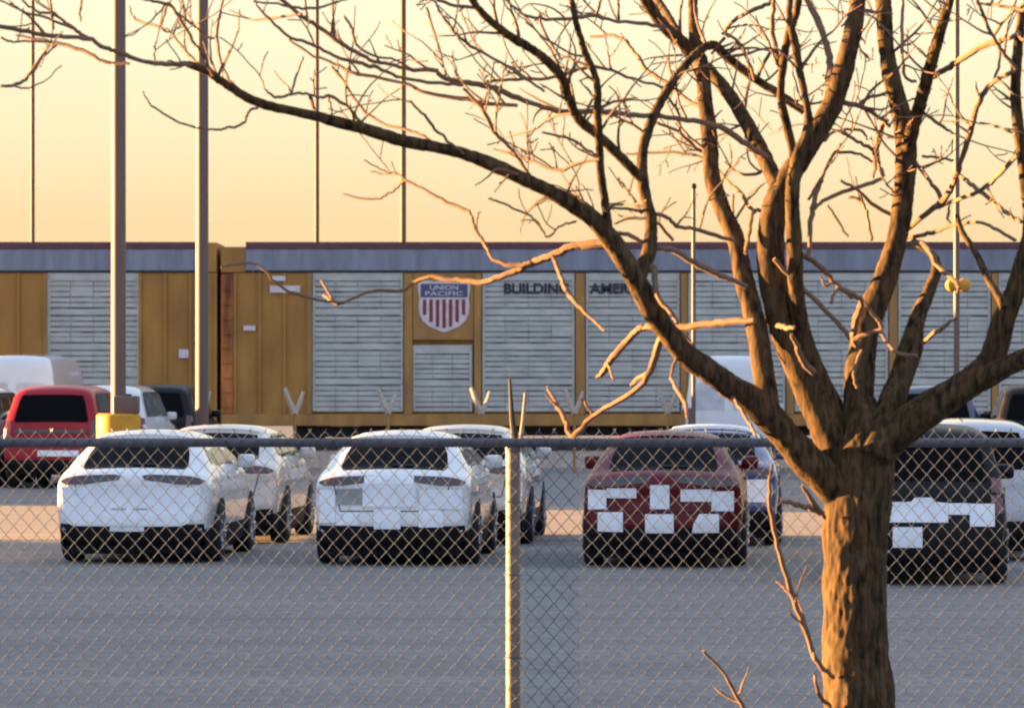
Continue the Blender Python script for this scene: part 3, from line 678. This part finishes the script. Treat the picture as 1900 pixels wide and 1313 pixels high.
# low left limb that reaches far to the left
L1 = [(1580, 930, 70), (1530, 885, 62), (1480, 835, 54), (1415, 760, 50), (1340, 705, 42), (1270, 655, 38), (1217, 585, 37), (1178, 515, 36), (1130, 440, 32), (1075, 388, 26), (985, 338, 24), (860, 285, 21), (760, 264, 20), (660, 235, 19), (560, 210, 16), (480, 191, 15), (420, 157, 13), (384, 132, 13), (349, 119, 12)]
LIMB(S(L1, 0, -1.1, 18, wob=.035))
LIMB(S([(1182, 518, 26), (1203, 470, 24), (1208, 410, 20), (1194, 345, 19), (1193, 280, 17), (1213, 215, 15), (1245, 157, 14), (1278, 114, 13), (1311, 84, 12)], -.42, -.1))
LIMB(S([(1194, 335, 16), (1150, 290, 17), (1112, 253, 17), (1078, 225, 16), (1061, 197, 15), (1045, 150, 16), (1023, 121, 15), (985, 90, 14), (947, 68, 14), (905, 35, 13), (879, 5, 12), (862, -30, 11)], -.3, -.8))
LIMB(S([(1130, 445, 16), (1125, 390, 14), (1116, 330, 13), (1112, 270, 13), (1109, 200, 13), (1107, 150, 12), (1085, 95, 11), (1070, 45, 10), (1060, -10, 10), (1056, -60, 8)], -.45, -.9))
# middle limbs
LIMB(S([(1432, 780, 38), (1420, 715, 37), (1406, 620, 36), (1393, 565, 34), (1377, 505, 32), (1366, 445, 30), (1339, 385, 28), (1321, 325, 27), (1316, 250, 27), (1308, 180, 25), (1301, 120, 24), (1290, 80, 19), (1286, 30, 16), (1287, -40, 13)], -.15, .5, 16))
LIMB(S([(1303, 112, 20), (1272, 85, 22), (1238, 55, 20), (1210, 20, 19), (1192, -12, 18), (1180, -50, 14)], .45, .2))
LIMB(S([(1264, 70, 10), (1240, 30, 12), (1222, 2, 12), (1210, -30, 10)], .4, .9))
LIMB(S([(1300, 92, 15), (1325, 84, 15), (1352, 109, 15), (1402, 147, 14), (1445, 174, 14), (1492, 208, 13)], .5, .55))
M2 = [(1575, 890, 66), (1548, 830, 60), (1520, 760, 56), (1478, 670, 52), (1447, 580, 50), (1432, 500, 48), (1432, 420, 46), (1448, 360, 44), (1478, 305, 38), (1510, 255, 36), (1544, 195, 35), (1562, 140, 34), (1574, 95, 32), (1588, 30, 28), (1597, -30, 24)]
LIMB(S(M2, 0, .1, 18))
LIMB(S([(1442, 345, 26), (1418, 292, 26), (1385, 228, 24), (1354, 178, 22), (1312, 124, 18)], .05, .45))
LIMB(S([(1572, 830, 48), (1550, 770, 40), (1515, 690, 32), (1488, 610, 28), (1478, 540, 26), (1474, 450, 26), (1470, 370, 25), (1478, 300, 22), (1500, 235, 15), (1494, 180, 12), (1484, 130, 12), (1475, 80, 13), (1464, 25, 11), (1472, -30, 9)], .1, -.35, 14))
LIMB(S([(1476, 300, 15), (1462, 240, 14), (1449, 180, 13), (1453, 120, 12), (1462, 70, 13), (1478, 20, 12), (1484, -30, 8)], .0, -.3))
# right limbs
LIMB(S([(1604, 880, 60), (1594, 800, 56), (1593, 730, 52), (1600, 655, 48), (1614, 585, 46), (1640, 525, 42), (1660, 460, 36), (1672, 405, 35), (1679, 335, 35), (1681, 285, 36), (1679, 240, 36), (1664, 180, 31), (1650, 125, 28), (1642, 60, 27), (1639, -10, 26), (1640, -60, 22)], 0, .4, 16))
LIMB(S([(1683, 290, 22), (1692, 245, 24), (1706, 197, 22), (1724, 130, 21), (1737, 85, 19), (1748, 45, 18), (1764, -5, 15), (1772, -50, 12)], .25, -.3))
LIMB(S([(1620, 850, 56), (1645, 770, 46), (1672, 700, 42), (1690, 645, 40), (1702, 590, 28), (1724, 540, 21), (1738, 500, 17), (1728, 470, 13), (1693, 448, 12)], -.1, .3, 14))
LIMB(S([(1600, 880, 74), (1640, 820, 68), (1700, 775, 62), (1760, 735, 54), (1812, 700, 50), (1842, 660, 44), (1862, 595, 40), (1882, 545, 34), (1897, 490, 30), (1912, 430, 27), (1906, 340, 24), (1890, 240, 20), (1884, 160, 18), (1889, 90, 16), (1897, 20, 13)], 0, -.45, 16),
     S([(1820, 705, 40), (1870, 678, 36), (1930, 650, 32), (2010, 590, 24), (2080, 500, 18)], -.17, -.5))
LIMB(S([(1862, 570, 15), (1855, 552, 13), (1834, 519, 12), (1812, 472, 11), (1786, 431, 10), (1776, 400, 7)], -.4, -.2))
# traced thinner branches -> crown
tw = MB()
T_ = [
 # left end of the long limb
 ([(349, 119, 10), (298, 119, 9), (253, 111, 8), (225, 98, 9), (202, 92, 8), (162, 71, 8), (136, 53, 6), (101, 28, 5), (66, 20, 5), (40, 0, 4)], -1.1, -1.4),
 ([(170, 74, 6), (121, 68, 8), (63, 61, 8), (0, 49, 8), (-50, 40, 6)], -1.3, -1.5), ([(240, 119, 5), (192, 114, 6), (152, 93, 7), (109, 81, 7), (68, 72, 5), (30, 66, 4)], -1.2, -1.0),
 ([(136, 53, 5), (108, 42, 5), (76, 30, 5), (43, 22, 4), (20, 4, 3)], -1.35, -1.5), ([(0, 159, 5), (30, 157, 6), (58, 136, 6), (73, 111, 7), (88, 98, 4), (105, 84, 4)], -1.5, -1.2),
 ([(0, 70, 4), (20, 77, 4), (55, 78, 4), (100, 80, 4)], -1.4, -1.1),
 ([(395, 140, 7), (380, 108, 6), (359, 76, 6), (326, 23, 6), (311, 8, 6), (278, 1, 5), (240, -8, 4)], -1.1, -1.6), ([(386, 128, 5), (354, 106, 6), (316, 60, 5), (303, 53, 5), (260, 40, 5), (247, 30, 4), (238, 12, 3)], -1.05, -.7),
 ([(440, 167, 5), (416, 131, 5), (402, 73, 6), (408, 30, 5), (415, -8, 4)], -1.0, -.7), ([(402, 73, 4), (385, 68, 4), (345, 36, 5), (318, 15, 4)], -.8, -.9),
 ([(478, 200, 4), (463, 205, 5), (455, 222, 5), (434, 237, 5), (392, 240, 4), (366, 237, 4), (328, 225, 4), (290, 202, 4), (272, 185, 3), (265, 169, 2)], -1.0, -1.3),
 ([(310, 10, 5), (300, 50, 3), (316, 60, 3)], -1.4, -1.0), ([(100, 55, 3), (96, 20, 4), (92, -10, 3)], -1.4, -1.5), ([(149, 40, 3), (150, 10, 4), (152, -10, 4)], -1.4, -1.5), ([(288, 112, 3), (287, 90, 3), (288, 80, 2)], -1.1, -1.2),
 # big fan over the left limb
 ([(1422, 292, 12), (1395, 276, 12), (1344, 240, 11), (1288, 225, 9), (1225, 217, 9), (1177, 214, 9), (1122, 207, 9), (1056, 208, 10), (1010, 200, 9), (960, 182, 10), (909, 162, 10), (859, 153, 10), (821, 144, 9), (806, 131, 8), (758, 129, 7), (720, 119, 7), (695, 114, 7), (667, 101, 7), (621, 73, 8), (589, 48, 8), (563, 33, 7), (523, 0, 6), (505, -20, 5)], 0, -.9),
 ([(859, 158, 6), (806, 154, 6), (745, 144, 6), (707, 129, 7), (672, 119, 7), (632, 109, 6), (601, 93, 6), (561, 76, 6), (536, 68, 5), (505, 40, 5), (480, 13, 4), (470, -5, 3)], -.7, -1.2),
 ([(960, 196, 7), (900, 192, 7), (869, 184, 8), (796, 174, 7), (758, 157, 6), (682, 141, 6), (652, 134, 6), (601, 111, 5), (573, 99, 5), (536, 73, 4)], -.6, -.3),
 ([(672, 236, 7), (665, 222, 6), (642, 197, 6), (614, 179, 6), (590, 181, 5), (568, 174, 5), (541, 175, 5), (515, 182, 5), (498, 172, 4), (490, 162, 2)], -.9, -1.3), ([(541, 175, 4), (550, 140, 4), (563, 106, 3)], -1.1, -1.2), ([(541, 177, 4), (533, 160, 3), (508, 131, 2)], -1.1, -1.0), ([(610, 180, 4), (614, 200, 3), (616, 212, 2)], -1, -1), ([(575, 176, 6), (582, 198, 7), (586, 205, 3)], -1.1, -1.1),
 ([(846, 283, 5), (803, 265, 5), (788, 253, 5), (745, 238, 5), (715, 232, 5), (672, 202, 5), (637, 152, 5), (616, 126, 4)], -.7, -.3), ([(860, 285, 6), (846, 273, 5), (808, 240, 5), (788, 215, 5), (760, 187, 4)], -.75, -1.1),
 ([(985, 330, 6), (960, 290, 6), (920, 248, 7), (894, 200, 7), (859, 164, 6)], -.6, -.7), ([(1010, 170, 5), (960, 136, 5), (909, 106, 5), (867, 81, 6), (834, 50, 5), (808, 5, 4)], -.7, -.9),
 ([(826, 140, 5), (816, 96, 5), (806, 63, 5), (791, 15, 5)], -.75, -.5), ([(758, 126, 5), (733, 111, 4), (695, 104, 5), (662, 83, 5), (652, 50, 5), (639, 30, 4)], -.8, -1.1),
 ([(885, 15, 7), (834, 8, 6), (800, -10, 5)], -.7, -.8), ([(655, -5, 4), (620, 5, 4), (591, 15, 5), (553, 15, 5), (515, 8, 4), (470, 4, 4)], -.9, -1.2), ([(560, 25, 4), (520, 33, 5), (470, 36, 4), (425, 20, 3)], -.9, -.6),
 ([(1232, 50, 7), (1190, 44, 7), (1137, 38, 6), (1099, 30, 7), (1048, 36, 6), (993, 33, 6), (960, 20, 5), (930, -10, 4)], -.2, -.7), ([(1308, 205, 8), (1270, 180, 7), (1238, 154, 8), (1200, 129, 8), (1172, 91, 7), (1147, 68, 6), (1096, 68, 5)], .45, .9),
 ([(1240, 168, 5), (1218, 158, 5), (1175, 147, 5), (1112, 124, 6), (1074, 129, 6), (1028, 144, 6), (960, 147, 6), (900, 152, 5)], -.15, -.4), ([(1320, 290, 5), (1296, 278, 6), (1263, 248, 6), (1218, 227, 5)], .4, .1), ([(1320, 300, 4), (1299, 291, 5), (1251, 283, 5), (1162, 285, 4)], .4, .6),
 ([(1112, 296, 5), (1085, 300, 5), (1036, 316, 6), (990, 300, 5), (960, 288, 5), (915, 276, 3)], -.6, -.3), ([(1112, 292, 4), (1096, 283, 5), (1061, 260, 5), (1005, 245, 4)], -.6, -.9), ([(1060, 210, 5), (1023, 220, 5), (990, 240, 4), (940, 255, 3)], -.5, -.2),
 ([(1118, 200, 4), (1095, 170, 4), (1075, 150, 3)], -.6, -.6), ([(1300, 130, 4), (1258, 130, 4), (1245, 160, 4)], .3, 0), ([(1245, 157, 5), (1244, 130, 5), (1238, 105, 4)], 0, .1), ([(1262, 248, 4), (1258, 205, 5), (1238, 180, 4)], .2, 0), ([(1040, 110, 4), (1010, 60, 5), (1000, 20, 4)], -.6, -.6),
 ([(1085, 105, 4), (1055, 98, 4), (1010, 70, 4), (975, 40, 4)], -.7, -.9), ([(1105, 30, 5), (1115, 0, 5), (1120, -20, 4)], -.4, -.4), ([(1148, 38, 5), (1147, 0, 5)], -.4, -.5),
 # lit low branches over the train
 ([(1122, 450, 15), (1080, 455, 14), (1056, 459, 14), (1026, 474, 15), (985, 489, 13), (960, 502, 12), (935, 512, 11), (897, 523, 10), (846, 520, 8), (800, 515, 7), (765, 522, 7)], -.45, 0.05), ([(768, 521, 7), (745, 540, 6), (690, 540, 5), (640, 560, 5), (586, 555, 5), (525, 535, 5), (480, 492, 4), (440, 490, 4), (410, 496, 3)], .05, -.15),
 ([(1026, 474, 8), (1040, 512, 8), (1056, 547, 9), (1085, 578, 6), (1122, 614, 4)], -.33, -.6), ([(640, 560, 5), (622, 562, 7), (605, 535, 5), (596, 520, 3)], -.03, .05), ([(620, 560, 6), (600, 548, 4)], -.03, .05), ([(985, 487, 8), (955, 493, 9), (915, 480, 6), (899, 451, 6), (882, 426, 6), (869, 393, 6), (829, 375, 6), (783, 350, 5), (753, 336, 5), (738, 348, 4), (715, 362, 4), (690, 370, 4), (637, 360, 3)], -.3, .2),
 ([(884, 428, 3), (886, 405, 3), (889, 392, 2)], -.1, 0), ([(752, 335, 4), (735, 320, 4), (710, 322, 3), (688, 318, 3)], .1, .2), ([(735, 322, 3), (715, 318, 3), (676, 297, 3)], .15, .2), ([(738, 325, 2), (725, 300, 2)], .1, .1),
 ([(1069, 411, 4), (1043, 418, 4), (1016, 440, 4), (1005, 423, 4), (985, 401, 4), (960, 391, 4), (920, 372, 4), (905, 368, 3)], -.5, -.9), ([(1100, 415, 4), (1086, 380, 5), (1068, 345, 4)], -.45, -.4), ([(1005, 352, 4), (985, 340, 4), (960, 320, 3)], -.6, -.5),
 ([(1236, 610, 13), (1222, 640, 13), (1205, 690, 12), (1172, 730, 10), (1110, 765, 9), (1064, 808, 10), (1052, 785, 9), (1036, 755, 8), (1016, 716, 4)], -.3, .15), ([(1040, 760, 6), (1025, 745, 5), (1012, 730, 3)], .1, .1), ([(1205, 690, 8), (1180, 705, 7), (1170, 715, 3)], -.15, 0), ([(1100, 770, 5), (1085, 745, 4), (1075, 742, 3)], 0, 0),
 ([(1400, 594, 10), (1360, 596, 11), (1309, 603, 12), (1250, 609, 14), (1200, 607, 12), (1182, 615, 12), (1142, 656, 12), (1118, 690, 11), (1108, 700, 5)], -.1, .5), ([(1128, 672, 5), (1138, 700, 4), (1137, 706, 2)], .35, .3), ([(1250, 608, 6), (1285, 640, 5), (1280, 665, 4)], .15, .1),
 ([(1205, 462, 11), (1245, 463, 11), (1288, 487, 12), (1330, 508, 11), (1359, 520, 10), (1386, 532, 9)], -.35, -.3), ([(1130, 440, 7), (1150, 432, 7), (1187, 446, 8), (1210, 462, 8)], -.45, -.35), ([(1205, 393, 7), (1238, 403, 7), (1258, 421, 7), (1288, 426, 7), (1335, 438, 7), (1364, 448, 6)], -.35, 0), ([(1120, 388, 5), (1150, 387, 5), (1200, 392, 6)], -.4, -.3), ([(1190, 395, 6), (1177, 373, 6), (1160, 350, 5), (1147, 330, 4)], -.3, -.1),
 ([(1188, 505, 12), (1213, 497, 11), (1220, 550, 10), (1248, 583, 9), (1256, 600, 8)], -.4, -.5), ([(1400, 395, 6), (1369, 355, 7), (1344, 330, 6), (1325, 305, 5)], .1, .4), ([(1435, 400, 7), (1400, 392, 7), (1388, 440, 8), (1382, 470, 6)], .1, 0),
 ([(1200, 405, 6), (1165, 405, 5), (1140, 415, 4)], -.35, -.3), ([(1205, 400, 4), (1225, 420, 6), (1248, 445, 6)], -.3, 0), ([(1345, 712, 8), (1365, 745, 7), (1390, 780, 6), (1402, 810, 4)], -.2, -.4), ([(1260, 650, 6), (1245, 700, 6), (1268, 740, 7), (1276, 775, 5)], -.3, -.5),
 # crown right
 ([(1526, 222, 10), (1537, 165, 13), (1540, 115, 13), (1532, 80, 12), (1521, 45, 12), (1496, 0, 10), (1485, -30, 8)], .1, .4), ([(1452, 130, 9), (1440, 90, 8), (1433, 50, 8), (1436, 0, 7)], -.1, -.4), ([(1550, 190, 9), (1597, 197, 9), (1635, 220, 8), (1650, 236, 7)], .1, .2), ([(1675, -10, 5), (1675, 50, 6), (1677, 136, 6), (1700, 152, 5)], .3, .0),
 ([(1726, 142, 11), (1748, 133, 11), (1774, 116, 11), (1819, 88, 11), (1860, 75, 10), (1892, 62, 9)], .1, -.5), ([(1885, 128, 7), (1860, 95, 7), (1839, 63, 7), (1814, 0, 6), (1808, -20, 5)], -.6, -.9), ([(1842, 68, 5), (1870, 30, 6), (1905, 5, 6)], -.6, -.8), ([(1812, 8, 5), (1850, 10, 6), (1900, 20, 5)], -.8, -1),
 ([(1668, 432, 9), (1690, 420, 9), (1720, 395, 10), (1748, 375, 11), (1768, 345, 10), (1784, 293, 10), (1799, 248, 10), (1817, 187, 10), (1844, 152, 9), (1880, 132, 8)], .35, -.5), ([(1844, 150, 5), (1855, 109, 5), (1850, 80, 3)], -.4, -.4), ([(1740, 385, 7), (1784, 368, 7), (1819, 353, 8), (1850, 328, 8), (1888, 288, 8)], .2, -.5), ([(1776, 318, 6), (1789, 332, 8), (1819, 355, 8), (1855, 385, 8), (1895, 412, 7)], .1, -.5),
 ([(1668, 442, 7), (1693, 440, 7), (1723, 434, 7), (1761, 420, 7), (1814, 413, 6), (1850, 426, 6), (1884, 446, 6)], .3, -.3), ([(1700, 305, 6), (1725, 335, 7), (1746, 365, 8), (1755, 380, 6)], .2, .2), ([(1765, 420, 5), (1760, 400, 5), (1762, 380, 3)], .2, .2), ([(1664, 458, 10), (1690, 452, 10), (1718, 456, 10), (1743, 494, 9), (1774, 524, 8), (1776, 545, 4)], .2, -.1), ([(1714, 636, 8), (1742, 612, 8), (1776, 590, 4)], 0, -.2),
 ([(1620, 330, 5), (1622, 283, 7), (1590, 262, 6), (1561, 245, 6)], .4, .2), ([(1622, 282, 6), (1637, 235, 7), (1648, 222, 6)], .4, .35), ([(1640, 328, 7), (1628, 296, 6), (1622, 280, 6)], .4, .4), ([(1500, 370, 5), (1526, 326, 6), (1551, 283, 6), (1597, 288, 5), (1620, 300, 4)], .1, .5), ([(1530, 262, 5), (1551, 243, 5), (1597, 243, 5), (1610, 260, 3)], .2, .5),
 ([(1617, 446, 5), (1607, 393, 6), (1597, 372, 6), (1575, 366, 5)], .4, .5), ([(1510, 388, 6), (1534, 368, 7), (1582, 350, 7), (1625, 338, 7), (1640, 325, 5)], .0, .3), ([(1668, 405, 7), (1617, 378, 7), (1592, 353, 6), (1560, 335, 5)], .3, .1), ([(1500, 480, 8), (1503, 450, 8), (1507, 386, 9), (1520, 345, 8), (1528, 325, 5)], -.1, .1), ([(1536, 380, 4), (1555, 410, 5), (1574, 440, 4)], .1, .1),
 ([(1480, 465, 8), (1493, 476, 9), (1521, 494, 9), (1551, 527, 8), (1582, 552, 7)], .0, .3), ([(1436, 480, 8), (1470, 515, 8), (1496, 540, 8), (1534, 578, 9), (1577, 625, 9), (1592, 650, 6)], -.1, 0), ([(1590, 640, 14), (1584, 620, 13), (1592, 583, 13), (1598, 556, 11), (1578, 545, 10), (1554, 535, 8), (1542, 562, 6)], -.3, -.6), ([(1585, 628, 9), (1612, 618, 8), (1636, 610, 8), (1625, 590, 7), (1612, 572, 6), (1604, 560, 5)], -.35, -.5), ([(1634, 615, 7), (1662, 652, 7), (1702, 660, 6)], -.45, -.6), ([(1545, 520, 5), (1532, 530, 4), (1522, 512, 3)], .2, .2),
 ([(1443, 605, 9), (1462, 608, 8), (1472, 606, 5)], -.2, -.4), ([(1510, 690, 12), (1490, 672, 11), (1478, 640, 10), (1468, 620, 6)], -.2, -.4), ([(1640, 30, 7), (1600, 20, 6), (1560, 50, 4)], .4, .4), ([(1655, 170, 6), (1615, 180, 6), (1595, 192, 5)], .3, .2), ([(1700, 200, 5), (1735, 225, 6), (1768, 248, 5)], .2, .4), ([(1712, 290, 5), (1740, 292, 5), (1770, 297, 4)], .2, .3), ([(1820, 228, 4), (1850, 235, 5), (1885, 248, 5)], -.3, -.6),
 ([(1700, 300, 5), (1722, 330, 6)], .2, .1), ([(1400, 148, 6), (1380, 90, 6), (1360, 70, 5), (1340, 62, 5)], .5, .3), ([(1346, 64, 6), (1350, 50, 6), (1375, 30, 7), (1415, 12, 8), (1432, 5, 6)], .35, .1), ([(1404, 145, 6), (1420, 110, 6), (1440, 90, 5)], .5, .3), ([(1380, 220, 5), (1385, 180, 5), (1390, 150, 5)], .4, .5), ([(1320, 100, 4), (1345, 70, 6)], .4, .35),
 ([(1425, 290, 6), (1410, 320, 6), (1370, 322, 5), (1345, 300, 4)], .1, .3), ([(1600, 650, 8), (1585, 690, 7), (1590, 720, 5)], -.3, -.3), ([(1360, 360, 4), (1360, 400, 4), (1361, 440, 3)], .5, .5),
 # low shoots on the trunk
 ([(1545, 1258, 9), (1538, 1249, 10), (1513, 1222, 10), (1494, 1167, 10), (1469, 1101, 10), (1447, 1026, 9), (1431, 957, 8), (1428, 900, 6), (1433, 860, 4)], -.12, -.5), ([(1540, 1312, 8), (1518, 1285, 8), (1512, 1250, 5)], -.12, -.3), ([(1472, 1110, 5), (1458, 1092, 5), (1440, 1078, 3)], -.35, -.3), ([(1476, 1118, 4), (1482, 1085, 4), (1496, 1050, 2)], -.3, -.2), ([(1490, 1160, 4), (1470, 1140, 4), (1462, 1132, 2)], -.3, -.4), ([(1512, 1225, 5), (1500, 1170, 4), (1480, 1110, 3)], -.2, -.1),
 ([(1525, 952, 12), (1500, 941, 10), (1470, 934, 9), (1450, 927, 6)], -.1, -.4), ([(1530, 960, 9), (1505, 925, 9), (1488, 900, 6)], -.1, -.3), ([(1570, 1620, 10), (1480, 1480, 9), (1410, 1360, 8), (1374, 1303, 8), (1340, 1243, 6), (1305, 1206, 5)], -.1, -.7), ([(1374, 1303, 5), (1350, 1292, 5), (1325, 1273, 3)], -.55, -.5), ([(1368, 1294, 4), (1378, 1270, 4), (1391, 1235, 2)], -.55, -.6),
]
for pts, d0, d1 in T_:
    limb(tw, pts, d0, d1, 7, 5, .05, grow=pts[0][1] < 480, jit=.9)
# free twig growth from every limb above the train roof
random.seed(5)
def grow(start, dirv, length, r0, lvl):
    n = max(4, int(length/0.035)); p = start.copy(); d = dirv.normalized(); pts = [p.copy()]; rad = [r0]
    curl = Vector((random.gauss(0, 1), random.gauss(0, 1), random.gauss(0, 1)))*0.05
    for k in range(n):
        d = (d+Vector((random.gauss(0, .13), random.gauss(0, .13), random.gauss(.02, .13)))+curl).normalized()
        p = p+d*(length/n); pts.append(p.copy()); rad.append(max(.0026, r0*(1-.7*(k+1)/n)))
    tw.tube(pts, rad, 5, cap=False)
    if lvl > 0:
        for k in range(1, n):
            if random.random() < .22:
                side = d.cross(Vector((random.gauss(0, 1), random.gauss(0, 1), random.gauss(0, 1)))).normalized()
                dd = (pts[k+1]-pts[k]).normalized()
                grow(pts[k], dd*.6+side*.8, length*random.uniform(.2, .5), rad[k]*.75, lvl-1)
for w3, rad in ALL:
    for k in range(2, len(w3)-1):
        wp = w3[k]+TREE_O; px = 950+wp.x*F/wp.y; py = HZ-(wp.z-CAM_H)*F/wp.y
        if py > 430 or rad[k] > .05: continue
        dens = (0.09 if px < 760 else (0.18 if py < 330 else 0.10))*(.5 if rad[k] > .0085 else 1)
        if rad[k] < .006: dens *= .55
        if random.random() < dens:
            t = (w3[k+1]-w3[k-1]).normalized()
            side = t.cross(Vector((random.gauss(0, .6), random.gauss(0, 1), random.gauss(0, .6)))).normalized()
            if side.z < 0 and random.random() < .7: side = -side
            grow(w3[k], t*.55+side*.8+Vector((-.15, 0, .1)), random.uniform(.08, .42), min(rad[k]*.7, random.uniform(.0055, .0085)), 2 if px > 760 else 1)
tw.build('crown', M_TWIG, tree)
